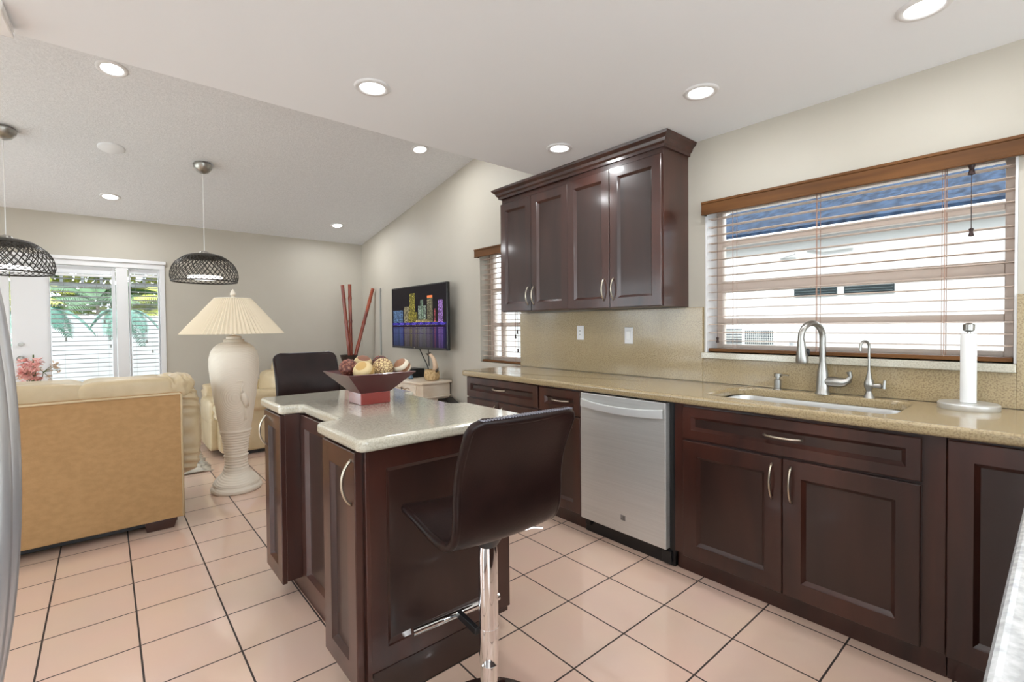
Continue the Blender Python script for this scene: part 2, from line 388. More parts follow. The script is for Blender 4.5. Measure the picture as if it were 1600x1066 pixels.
def wood_blind(Wd, label, loc, xb, val_y, slz, cords, group=None, spacing=.050):
    y0, y1, z0, z1 = Wd
    t = thing('window_blind', label, 'blind', loc, group)
    a, b = val_y
    v = MB().box(XW-.055, XW-.040, a, b, z1-.075, z1).box(XW-.060, XW-.040, a, b, z1-.012, z1+.003).box(XW-.058, XW-.040, a, b, z1-.077, z1-.068)
    v.box(XW-.040, XW-.001, b-.012, b, z1-.075, z1).box(XW-.040, XW-.001, a, a+.012, z1-.075, z1)
    obj('valance', v, woodv, t, bevel=.003)
    obj('head_rail', MB().box(xb-.025, xb+.025, y0+.012, y1-.012, z1-.05, z1-.006), slat_w, t)
    s = MB(); z = z1-.095; zb = z0+.045
    while z > zb:
        s.add([(xb-.025, y0+.012, z+.002), (xb, y0+.012, z+.0045), (xb+.025, y0+.012, z+.002), (xb+.025, y0+.012, z-.001), (xb, y0+.012, z+.0015), (xb-.025, y0+.012, z-.001),
               (xb-.025, y1-.012, z+.002), (xb, y1-.012, z+.0045), (xb+.025, y1-.012, z+.002), (xb+.025, y1-.012, z-.001), (xb, y1-.012, z+.0015), (xb-.025, y1-.012, z-.001)],
              [(0, 1, 7, 6), (1, 2, 8, 7), (2, 3, 9, 8), (3, 4, 10, 9), (4, 5, 11, 10), (5, 0, 6, 11), (0, 5, 4, 1), (1, 4, 3, 2), (6, 7, 10, 11), (7, 8, 9, 10)])
        z -= spacing
    obj('slats', s, slat_m, t)
    obj('bottom_rail', MB().box(xb-.025, xb+.025, y0+.012, y1-.012, z0+.004, z0+.024), woodv, t, bevel=.003)
    cm = mat('cord_'+str(loc[1]), (.35, .20, .14), .7)
    for yc in cords:
        c = MB(); c.box(xb-.027, xb-.0255, yc-.0015, yc+.0015, z0+.02, z1-.05); c.box(xb+.0255, xb+.027, yc-.0015, yc+.0015, z0+.02, z1-.05)
        c.tube([(xb, yc+.012, z0+.02), (xb, yc+.012, z1-.05)], .0012, 5)
        obj('ladder_cord', c, cm, t)
    return t
def tassel(mb, x, y, z):
    mb.lathe([(.002, 0), (.009, -.004), (.006, -.016), (.010, -.034), (.002, -.036)], (x, y, z), 10)
tb = wood_blind(W1, 'wide wooden slat blind with open slats in the window over the sink', (XW, .8, 1.1), XW+.035, (.045, W1[1]), .05, (.36, .86, 1.30))
m = MB(); m.tube([(XW-.02, .272, 1.95), (XW-.02, .272, 1.68)], .0015, 6); tassel(m, XW-.02, .272, 1.68); m.lathe([(.003, 0), (.014, -.005), (.008, -.022), (.013, -.045), (.003, -.047)], (XW-.02, .272, 1.952), 10)
obj('pull_cord', m, mat('dark_brown_cord', (.03, .012, .010), .5), tb)
m = MB(); m.tube([(XW-.01, 1.385, 1.93), (XW-.01, 1.385, 1.20)], .0012, 6); tassel(m, XW-.01, 1.385, 1.20)
obj('tilt_cord', m, MATS['dark_brown_cord'], tb)
tb2 = wood_blind(W2, 'narrow wooden slat blind in the window behind the counter end', (XW, 3.4, .93), XW+.035, (3.18, 3.82), .05, (3.28, 3.68))
for (yy, zz) in ((3.235, 1.24), (3.26, 1.20), (3.225, 1.07)):
    m = MB(); m.tube([(XW-.01, yy, 1.95), (XW-.01, yy, zz)], .0012, 6); tassel(m, XW-.01, yy, zz)
    obj('pull_cord', m, MATS['dark_brown_cord'], tb2)
# stone sill
tag(obj('window_sill', MB().box(XW-.045, XW+.13, W1[0]-.0, W1[1]+.008, W1[2]-.036, W1[2]), stone_g, bevel=.004), 'speckled stone sill under the sink window', 'sill')

# ------------------------------------------------------------------ french door and sidelight in far wall
yd = YF+.03
fr = MB()
fr.box(D0, D1, YF-.012, YF+.14, DH-.055, DH).box(D1-.05, D1, YF-.012, YF+.14, 0, DH-.055).box(.10, .20, YF-.005, YF+.14, 0, DH-.055).box(D0, D0+.05, YF, YF+.14, 0, DH-.055)
fr.box(D0-.05, D1+.01, YF-.03, YF, DH, DH+.035)
struct(obj('trim_1', fr, white_m, bevel=.004))
def door_leaf(name, x0, x1, gx0, gx1, gz0, gz1, hand, vm, knob):
    m = MB(); a, b = yd, yd+.045
    m.box(x0, gx0, a, b, .01, DH-.06).box(gx1, x1, a, b, .01, DH-.06).box(gx0, gx1, a, b, .01, gz0).box(gx0, gx1, a, b, gz1, DH-.06)
    o = struct(obj(name, m, white_m, bevel=.004)); o['_loc'] = (0, 0, 0)
    obj('window_pane', MB().box(gx0-.005, gx1+.005, yd+.020, yd+.025, gz0-.005, gz1+.005), glass, o)
    mm = MB().box(gx0, gx1, yd+.026, yd+.036, gz1-.135, gz1-.105)
    for v in vm: mm.box(v-.012, v+.012, yd+.026, yd+.036, gz1-.105, gz1)
    obj('grille', mm, white_m, o)
    if knob is not None:
        k = MB().lathe([(.03, 0), (.03, .006), (.010, .008), (.010, .035), (.026, .045), (.028, .06), (.018, .07), (.001, .072)], m=Matrix.Translation((knob, yd, 1.0)) @ Matrix.Rotation(PI/2, 4, 'X'), n=20)
        k.lathe([(.02, 0), (.02, .012), (.001, .013)], m=Matrix.Translation((knob, yd, 1.14)) @ Matrix.Rotation(PI/2, 4, 'X'), n=16)
        obj('door_knob', k, steel_l, o, smooth='auto')
    return o
door_leaf('door_1', -.69, .095, -.415, .062, .25, 1.862, 1, (-.33, -.17, -.02), -.63)
door_leaf('door_2', -1.40, -.70, -1.25, -.86, .25, 1.862, 1, (-1.1,), None)
door_leaf('window_3', .205, .475, .222, .462, .25, 1.885, 1, (.34,), None)
def white_blind(x0, x1, z0, z1, label, cords, ctz):
    y = YF-.005; t = thing('mini_blind', label, 'blind', ((x0+x1)/2, y, z0), 'white blinds on the patio door and sidelight')
    obj('head_rail', MB().box(x0, x1, y-.02, y+.03, z1, z1+.022), white_m, t, bevel=.003)
    s = MB(); z = z1-.025
    A = math.radians(-9)
    while z > z0+.03:
        m = Matrix.Translation((0, y+.005, z)) @ Matrix.Rotation(A, 4, 'X')
        s.box(x0+.004, x1-.004, -.0225, .0225, -.0015, .0015, m); z -= .046
    obj('slats', s, slat_w, t)
    obj('bottom_rail', MB().box(x0+.004, x1-.004, y-.02, y+.025, z0, z0+.016), white_m, t)
    cm = mat('blind_cord_'+str(x0), (.25, .27, .25), .7)
    for xc in cords: obj('ladder_cord', MB().tube([(xc, y-.024, z0), (xc, y-.024, z1)], .0012, 5), cm, t)
    for (xc, zz) in ctz:
        c = MB(); c.tube([(xc, y-.028, zz), (xc, y-.028, z1)], .001, 5); tassel(c, xc, y-.028, zz); obj('pull_cord', c, cm, t)
white_blind(-.41, .058, .28, 1.83, 'wide white slat blind on the glass of the patio door', (-.31, -.06, .03), ((-.30, 1.20), (.0, 1.38), (.045, 1.12)))
white_blind(.226, .458, .28, 1.85, 'narrow white slat blind in the sidelight beside the patio door', (.26, .42), ((.40, 1.05), (.345, 1.28), (.35, 1.16)))

# ------------------------------------------------------------------ base cabinets
XF = 2.247   # carcass face; door faces stand 2 cm proud
FR = frame((XF, 0, 0), (0, 1, 0), (-1, 0, 0))
def carcass(y0, y1, z1=.876, kick=True):
    m = MB().box(XF, XW-.02, y0, y1, .095, z1)
    if kick: m.box(XF+.028, XF+.045, y0, y1, 0, .0949)
    return m
# corner cabinet
c = thing('base_cabinet', 'tall plain panelled corner base cabinet at right of the sink cabinet', 'cabinet', (2.5, .13, 0))
obj('cabinet_body', carcass(.0, .272), cherry, c, bevel=.002)
obj('corner_door', panel_front(MB(), FR, .004, .270, .10, .868, st=.068), [cherry, cherry_d], c)
# sink cabinet
c = thing('sink_cabinet', 'wide dark cherry sink cabinet with two doors and one false drawer', 'cabinet', (2.5, .8, 0))
obj('cabinet_body', MB().box(XF, XF+.018, .274, 1.328, .095, .876).box(XF+.018, XW-.02, .274, .292, .095, .876).box(XF+.018, XW-.02, 1.310, 1.328, .095, .876).box(XF+.018, XW-.02, .292, 1.310, .095, .113).box(XF+.028, XF+.045, .274, 1.328, 0, .0949), cherry, c, bevel=.002)
for (a0, a1, hy) in ((.340, .8015, .768), (.8045, 1.272, .846)):
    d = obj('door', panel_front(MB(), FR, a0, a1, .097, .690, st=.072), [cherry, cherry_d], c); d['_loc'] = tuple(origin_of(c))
    obj('handle', pull(FR, hy, .585, .155), nickel, d, smooth=True)
d = obj('drawer', panel_front(MB(), FR, .338, 1.272, .702, .862, st=.045), [cherry, cherry_d], c)
obj('handle', pull(FR, .803, .785, .155, False), nickel, d, smooth=True)
# narrow drawer cabinet
c = thing('base_cabinet', 'narrow base cabinet left of the dishwasher with one drawer over one door', 'cabinet', (2.5, 2.14, 0))
obj('cabinet_body', carcass(1.956, 2.331), cherry, c, bevel=.002)
d = obj('drawer', panel_front(MB(), FR, 1.962, 2.326, .712, .866, st=.05), [cherry, cherry_d], c)
obj('handle', pull(FR, 2.13, .795, .15, False), nickel, d, smooth=True)
obj('door', panel_front(MB(), FR, 1.962, 2.326, .10, .700, st=.06), [cherry, cherry_d], c)
# wide cabinet at the far end
c = thing('base_cabinet', 'wide base cabinet at the far end of the counter with a long top drawer', 'cabinet', (2.5, 2.76, 0))
obj('cabinet_body', carcass(2.333, 3.178), cherry, c, bevel=.002)
d = obj('drawer', panel_front(MB(), FR, 2.342, 3.172, .716, .872, st=.05), [cherry, cherry_d], c)
obj('handle', pull(FR, 2.76, .80, .15, False), nickel, d, smooth=True)
for (a0, a1, hy) in ((2.342, 2.762, 2.72), (2.766, 3.172, 2.81)):
    d = obj('door', panel_front(MB(), FR, a0, a1, .10, .705, st=.06), [cherry, cherry_d], c)
    obj('handle', pull(FR, hy, .60, .15), nickel, d, smooth=True)
# dishwasher
c = thing('dishwasher', 'stainless steel dishwasher with bowed bar handle under the counter', 'dishwasher', (2.5, 1.64, 0))
obj('tub', MB().box(XF+.02, XW-.05, 1.345, 1.945, .09, .868), black_m, c)
obj('door_panel', MB().box(2.215, XF+.015, 1.362, 1.948, .094, .868), steel, c, bevel=.004)
def dwh(u, v):
    y = 1.372+u*(1.938-1.372); bow = (1-(2*u-1)**2)
    a = v*2*PI; ca, sa = math.cos(a), math.sin(a)
    se = lambda q: math.copysign(abs(q)**.22, q)
    return (2.2145-.020*bow-.004-.007*se(ca), y, .808-.014*bow+(.024-.003*bow)*se(sa))
m = MB().grid(dwh, 40, 33); obj('handle', m, mat('handle_steel', (.68, .69, .69), .38, .45), c, smooth='auto')
obj('toe_kick', MB().box(2.262, 2.30, 1.335, 1.95, .0, .088).box(2.235, 2.262, 1.345, 1.40, .02, .085).box(2.245, 2.262, 1.90, 1.94, .045, .085), black_m, c, bevel=.004)
obj('side_gap', MB().box(XF+.004, XF+.02, 1.329, 1.36, .03, .87), black_m, c)
m = MB().box(2.2135, 2.2155, 1.618, 1.650, .168, .198); obj('badge', m, mat('badge_grey', (.32, .32, .32), .3, .8), c)
m = MB()
for k in range(3): m.box(2.2128, 2.2134, 1.623, 1.645-.006*k, .174+.007*k, .177+.007*k)
obj('badge_print', m, mat('badge_dark', (.06, .06, .06), .4), c)
# countertop with sink cutout
sink = rounded([(2.315, .445), (2.74, .445), (2.74, 1.21), (2.315, 1.21)], .08, 6)
out = rounded([(2.200, .055), (2.818, .055), (2.818, 3.24), (2.200, 3.24)], [.0, 0, .0, .06], 5)
tag(obj('countertop', MB().prism(out, .878, .920, sink), stone, bevel=.014, seg=4, angle=50), 'long beige speckled stone countertop running under the sink window', 'countertop')
out = [(.42, -.62), (2.818, -.62), (2.818, .0545), (.42, .0545)]
tag(obj('countertop', MB().prism(out, .878, .920), noisy(mat('pale_grey_stone', (.5, .5, .5), .2, coat=.4), (.40, .41, .42), (.60, .61, .62), (60, 60, 60), 3), bevel=.014, seg=4), 'pale grey countertop edge cut off by the lower right corner', 'countertop')
c = thing('base_cabinet', 'dark base cabinet under the pale grey counter at lower right', 'cabinet', (1.3, -.3, 0))
obj('cabinet_body', MB().box(.46, 2.22, -.60, -.002, .09, .876).box(.46, 2.22, -.60, -.05, 0, .0899), cherry, c, bevel=.002)
# sink bowl
t = thing('kitchen_sink', 'stainless steel undermount sink bowl set in the beige counter', 'sink', (2.54, .81, .70))
inner = rounded([(2.315, .445), (2.74, .445), (2.74, 1.21), (2.315, 1.21)], .08, 6); n = len(inner)
def scl(p, k): return [(2.5275+(x-2.5275)*k, .8275+(y-.8275)*(1-(1-k)*.55)) for x, y in p]
m = MB(); vs = []
for (k, z) in ((1.01, .8777), (1.0, .8772), (.985, .86), (.97, .73), (.93, .705), (.86, .70)): vs += [(x, y, z) for x, y in scl(inner, k)]
fs = [(i*n+k, i*n+(k+1) % n, (i+1)*n+(k+1) % n, (i+1)*n+k) for i in range(5) for k in range(n)]; fs.append(tuple(range(5*n, 6*n)))
m.add(vs, fs); obj('bowl', m, mat('sink_steel', (.72, .72, .71), .34, .9), t, smooth='auto')
obj('drain', MB().lathe([(.045, .7005), (.042, .7035), (.001, .702)], (2.60, .81, 0), 24), chrome, t, smooth='auto')
# backsplash
m = MB(); X0, X1 = 2.819, XW-.0005
for (y0, y1, z0, z1) in ((-.6, W1[0]-.0, .9205, 1.39), (W1[0], W1[1]+.008, .9205, W1[2]-.037), (W1[1]+.009, 3.18, .9205, 1.386)): m.box(X0, X1, y0, y1, z0, z1)
tag(obj('backsplash', m, stone, bevel=.002), 'beige speckled stone backsplash on the wall behind the counter', 'backsplash')
# wall plates
t = thing('wall_outlet', 'white outlet plate on the backsplash, left of the two plates', 'outlet', (X0, 2.47, 1.22))
obj('plate', MB().box(X0-.006, X0-.0003, 2.435, 2.505, 1.165, 1.275), white_m, t, bevel=.003)
obj('receptacle', MB().box(X0-.009, X0-.006, 2.455, 2.487, 1.19, 1.25), paper, t, bevel=.002)
obj('slots', MB().box(X0-.0098, X0-.009, 2.464, 2.467, 1.228, 1.240).box(X0-.0098, X0-.009, 2.475, 2.478, 1.228, 1.240).box(X0-.0098, X0-.009, 2.464, 2.467, 1.2, 1.212).box(X0-.0098, X0-.009, 2.475, 2.478, 1.2, 1.212), black_m, t)
t = thing('light_switch', 'white rocker switch plate on the backsplash beside the upper cabinet end', 'switch', (X0, 2.02, 1.2))
obj('plate', MB().box(X0-.006, X0-.0003, 1.985, 2.055, 1.145, 1.262), white_m, t, bevel=.003)
obj('rocker', MB().box(X0-.011, X0-.006, 2.004, 2.036, 1.17, 1.237), paper, t, bevel=.003)

# ------------------------------------------------------------------ faucets
t = thing('kitchen_faucet', 'brushed nickel pull-down gooseneck faucet behind the sink', 'faucet', (2.755, .805, .92))
x, y = 2.755, .805
obj('faucet_body', MB().lathe([(.033, 0), (.033, .006), (.029, .012), (.027, .06), (.024, .11), (.0165, .15), (.0155, .16)], (x, y, .92), 24), steel_l, t, smooth='auto')
pts = [(x, y, 1.07), (x, y, 1.17)]; R = .074; dx, dy = -.93, .36
L = math.hypot(dx, dy); dx /= L; dy /= L
for k in range(0, 15):
    a = PI*k/14*1.06; pts.append((x+dx*R*(1-math.cos(a)), y+dy*R*(1-math.cos(a)), 1.205+R*math.sin(a)))
obj('spout', MB().tube(pts, .0145, 14), steel_l, t, smooth='auto')
e = Vector(pts[-1]); d = (Vector(pts[-1])-Vector(pts[-2])).normalized()
sp = obj('spray_head', MB().tube([e-d*.004, e+d*.012, e+d*.05, e+d*.095, e+d*.108], [.0165, .018, .022, .029, .027], 18), steel_l, t, smooth='auto')
b = e+d*.055+Vector((.012, -.024, 0)); obj('spray_button', MB().tube([b-d*.018, b, b+d*.018], [.006, .009, .006], 10), black_m, sp, smooth=True)
m = MB(); m.tube([(x, y-.015, .985), (x+.002, y-.05, .985), (x+.004, y-.088, .985), (x+.005, y-.108, .996), (x+.003, y-.118, 1.018), (x, y-.112, 1.040)], [.024, .026, .023, .016, .009, .011], 14)
obj('lever', m, steel_l, t, smooth='auto')
t = thing('filter_faucet', 'slim nickel filtered water faucet right of the main faucet', 'faucet', (2.765, .615, .92))
x, y = 2.765, .615
obj('faucet_body', MB().lathe([(.023, 0), (.021, .006), (.013, .025), (.012, .035), (.019, .055), (.020, .07), (.013, .095), (.008, .12), (.0065, .13)], (x, y, .92), 20), steel_l, t, smooth='auto')
pts = [(x, y, 1.04), (x, y, 1.16)]; R = .026
for k in range(0, 11):
    a = PI*k/10; pts.append((x-R*.9*(1-math.cos(a)), y+R*.45*(1-math.cos(a)), 1.165+R*math.sin(a)))
pts.append((pts[-1][0], pts[-1][1], 1.145))
obj('spout', MB().tube(pts, .0058, 10), steel_l, t, smooth='auto')
obj('lever', MB().tube([(x, y-.012, .98), (x+.002, y-.045, .98), (x+.002, y-.05, .98)], [.009, .013, .006], 10).tube([(x+.002, y-.058, .968), (x+.002, y-.060, 1.008)], [.008, .006], 10), steel_l, t, smooth='auto')
t = thing('soap_dispenser', 'small nickel soap pump left of the main faucet', 'soap dispenser', (2.765, 1.02, .92))
x, y = 2.765, 1.02
obj('pump_body', MB().lathe([(.022, 0), (.021, .004), (.0175, .006), (.0175, .055), (.010, .057), (.010, .072)], (x, y, .92), 18), steel_l, t, smooth='auto')
obj('pump_nozzle', MB().lathe([(.018, .070), (.018, .088), (.002, .090)], (x, y, .92), 16).tube([(x, y, 1.002), (x-.02, y-.06, 1.004)], .0035, 8), steel_l, t, smooth='auto')
# paper towel holder
x, y = 2.70, .265
t = thing('paper_towel_holder', 'steel paper towel stand with a heavy round base beside the window', 'paper towel holder', (x, y, .92))
obj('base', MB().lathe([(.094, 0), (.096, .003), (.096, .022), (.092, .026), (.001, .026)], (x, y, .92), 48), steel, t, smooth='auto')
obj('rod', MB().lathe([(.006, .026), (.006, .33)], (x, y, .92), 12).lathe([(.010, .318), (.018, .324), (.019, .348), (.010, .354), (.001, .355)], (x, y, .92), 20), steel_l, t, smooth='auto')
t = obj('paper_towel_roll', MB().lathe([(.0095, .027), (.0245, .027), (.0255, .030), (.0255, .308), (.0245, .311), (.0095, .311)], (x, y, .92), 32, cap=False), paper, smooth='auto')
tag(t, 'thin white paper towel roll standing on the steel holder', 'paper towel')

# ------------------------------------------------------------------ upper cabinets
FU = frame((2.555, 0, 0), (0, 1, 0), (-1, 0, 0))
def upper(name, label, y0, y1, xf, doors, zb, zt):
    F = frame((xf, 0, 0), (0, 1, 0), (-1, 0, 0))
    c = thing(name, label, 'cabinet', (2.7, (y0+y1)/2, zb))
    obj('cabinet_body', MB().box(xf, XW-.001, y0, y1, zb, 2.36), cherry, c, bevel=.002)
    for (a0, a1, hy) in doors:
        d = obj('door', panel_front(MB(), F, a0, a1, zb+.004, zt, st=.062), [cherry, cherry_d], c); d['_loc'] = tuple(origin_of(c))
        obj('handle', pull(F, hy, 1.515, .145), nickel, d, smooth=True)
upper('wall_cabinet', 'dark cherry wall cabinet with two doors, nearer the sink window', 1.578, 2.345, 2.553, ((1.584, 1.964, 1.935), (1.968, 2.340, 2.012)), 1.39, 2.302)
upper('wall_cabinet', 'dark cherry wall cabinet with two narrower doors, farther from the sink window', 2.347, 3.118, 2.568, ((2.352, 2.738, 2.71), (2.742, 3.113, 2.775)), 1.394, 2.296)
m = MB(); prof = [(2.553, 2.340), (2.540, 2.340), (2.538, 2.358), (2.526, 2.368), (2.520, 2.385), (2.500, 2.402), (2.495, 2.418), (2.553, 2.418)]
def crown(prof, y0, y1):
    vs = []; n = len(prof)
    base = prof[0][0]
    for (px, pz) in prof:  # path: back at near end, front near corner, front far corner, back at far end
        d = base-px
        vs += [(XW-.001, y0-d, pz), (base-d, y0-d, pz), (base-d, y1+d, pz), (XW-.001, y1+d, pz)]
    fs = []
    for i in range(n-1):
        for k in range(3): fs.append((i*4+k, i*4+k+1, (i+1)*4+k+1, (i+1)*4+k))
    return vs, fs
m.add(*crown(prof, 1.578, 3.118))
m.add([(2.553, 1.578, 2.418), (XW, 1.578, 2.418), (XW, 3.118, 2.418), (2.553, 3.118, 2.418)], [(0, 1, 2, 3)])
tag(obj('crown_molding', m, cherry), 'dark cherry crown molding along the top of the wall cabinets', 'molding')

# ------------------------------------------------------------------ island
t = thing('kitchen_island', 'dark cherry kitchen island with arched pulls under a notched stone top', 'island', (.95, 2.1, 0))
loc = origin_of(t)
b = MB().box(.626, 1.255, 1.51, 1.80, .095, .876).box(.626, 1.255, 2.355, 2.665, .095, .876).box(.715, 1.17, 1.80, 2.355, .06, .876)
b.box(.70, 1.16, 1.53, 2.60, 0, .095)
obj('island_body', b, cherry, t, bevel=.002)
FI = frame((.626, 0, 0), (0, 1, 0), (-1, 0, 0))
for (a0, a1, hy) in ((1.497, 1.795, 1.525), (2.360, 2.640, 2.60)):
    d = obj('door', panel_front(MB(), FI, a0, a1, .085, .872, st=.070), [cherry, cherry_d], t)
    obj('handle', pull(FI, hy, .770, .150, out=.034), nickel, d, smooth=True)
FM = frame((.715, 0, 0), (0, 1, 0), (-1, 0, 0))
obj('side_panel', panel_front(MB(), FM, 1.803, 2.352, .062, .872, th=.024, st=.06), [cherry, cherry_d], t)
# end panel facing the camera
FE = frame((0, 1.51, 0), (1, 0, 0), (0, -1, 0))
obj('end_panel', panel_front(MB(), FE, .640, 1.252, .125, .874, th=.020, st=.070, rec=.014, bev=.016), [cherry, cherry_d], t)
obj('corner_post', MB().box(.636, .652, 1.487, 1.512, .02, .874), cherry, t, bevel=.002)
obj('toe_kick', MB().box(.66, 1.158, 1.497, 1.529, 0, .12), cherry_d, t, bevel=.003)
P = [(.600, 1.452), (1.300, 1.452), (1.300, 1.865), (1.232, 1.895), (1.232, 2.33), (1.300, 2.36), (1.300, 2.76), (.600, 2.76), (.600, 2.345), (.692, 2.345), (.692, 1.875), (.600, 1.835)]
P = [(.600, 1.448), (1.300, 1.448), (1.300, 1.870), (1.232, 1.870), (1.232, 2.345), (1.300, 2.345), (1.300, 2.72), (.600, 2.72), (.600, 2.345), (.695, 2.345), (.695, 1.862), (.600, 1.862)]
tag(obj('island_countertop', MB().prism(rounded(P, .032, 5), .878, .920), stone_g, bevel=.014, seg=4, angle=60), 'grey beige speckled stone island top with notched sides', 'countertop')

# fruit bowl with woven balls
t = thing('decorative_bowl', 'square flared maroon bowl on a red foot, on the island top', 'bowl', (.957, 2.175, .92))
def sq(h, z, cx=.957, cy=2.175): return [(cx-h, cy-h, z), (cx+h, cy-h, z), (cx+h, cy+h, z), (cx-h, cy+h, z)]
m = MB(); rs = [sq(.073, .975), sq(.163, 1.068), sq(.157, 1.070), sq(.155, 1.066), sq(.066, .982)]
vs = [p for r in rs for p in r]; fs = [(3, 2, 1, 0)]+[(i*4+k, i*4+(k+1) % 4, (i+1)*4+(k+1) % 4, (i+1)*4+k) for i in range(4) for k in range(4)]+[(16, 17, 18, 19)]
m.add(vs, fs); obj('flared_dish', m, bowl_m, t)
obj('foot', MB().box(.957-.073, .957+.073, 2.175-.073, 2.175+.073, .9205, .975), bowl_r, t, bevel=.003)
def ball_mat(name, c1, c2, kind, sc):
    m = mat(name, c1, .55); nt = m.node_tree; p = nt.nodes['Principled BSDF']
    tc = nt.nodes.new('ShaderNodeTexCoord'); r = nt.nodes.new('ShaderNodeValToRGB'); r.color_ramp.interpolation = 'CONSTANT' if kind != 'v' else 'LINEAR'
    if kind == 'w':
        n = nt.nodes.new('ShaderNodeTexWave'); n.inputs['Scale'].default_value = sc; n.inputs['Distortion'].default_value = 1.5; out = n.outputs['Fac']
        r.color_ramp.elements[1].position = .45
    else:
        n = nt.nodes.new('ShaderNodeTexVoronoi'); n.inputs['Scale'].default_value = sc; out = n.outputs['Distance']
        if kind == 'v2': n.feature = 'DISTANCE_TO_EDGE'
        r.color_ramp.elements[1].position = .5 if kind == 'v' else .09
    nt.links.new(tc.outputs['Object'], n.inputs['Vector']); nt.links.new(out, r.inputs[0])
    r.color_ramp.elements[0].color = (*c1, 1); r.color_ramp.elements[1].color = (*c2, 1)
    nt.links.new(r.outputs[0], p.inputs['Base Color'])
    bu = nt.nodes.new('ShaderNodeBump'); bu.inputs['Strength'].default_value = .7; bu.inputs['Distance'].default_value = .006
    nt.links.new(out, bu.inputs['Height']); nt.links.new(bu.outputs[0], p.inputs['Normal'])
    return m
def atpix(px, py, ydist=None, zdist=None):
    return None
balls = [
    (.866, 2.195, 1.088, .042, 'v', (.42, .20, .12), (.10, .022, .014), 62, 'reddish brown studded ball at the left of the bowl'),
    (.903, 2.110, 1.075, .048, 'w', (.48, .30, .10), (.60, .46, .24), 6, 'yellow tan leaf wrapped ball at the front of the bowl'),
    (.950, 2.230, 1.098, .046, 'w', (.20, .08, .045), (.50, .38, .20), 7, 'brown and tan striped ball at the back of the bowl'),
    (1.002, 2.120, 1.083, .050, 'v2', (.16, .07, .03), (.62, .47, .24), 75, 'golden lattice woven ball in the middle of the bowl'),
    (1.040, 2.228, 1.095, .042, 'v', (.22, .05, .035), (.05, .012, .01), 66, 'dark red pinecone like ball peeking from behind'),
    (1.088, 2.090, 1.086, .041, 'w', (.26, .12, .06), (.66, .58, .45), 9, 'cream ball with brown stripes at the right of the bowl'),
]
for i, (x, y, z, r, k, c1, c2, sc, lb) in enumerate(balls):
    n = 24; prof = [(max(r*math.sin(PI*j/18), .0004), -r*math.cos(PI*j/18)) for j in range(19)]
    o = obj('decorative_ball', MB().lathe(prof, (0, 0, 0), n, cap=False), ball_mat('ball_'+str(i), c1, c2, k, sc), smooth=True)
    o.location = (x, y, z); o.rotation_euler = (.5*i, .3+.4*i, .7*i); tag(o, lb, 'decorative ball', 'woven balls in the bowl')
    if k == 'v':
        m2 = MB()
        for q in range(90):
            a = q*2.39996; zz = 1-2*(q+.5)/90; rr = math.sqrt(1-zz*zz); d = Vector((rr*math.cos(a), rr*math.sin(a), zz))
            m2.tube([d*(r*.97), d*(r*1.06)], [.0036, .0016], 5)
        s = obj('studs', m2, mat('stud_'+str(i), (.30, .10, .06), .5), o)

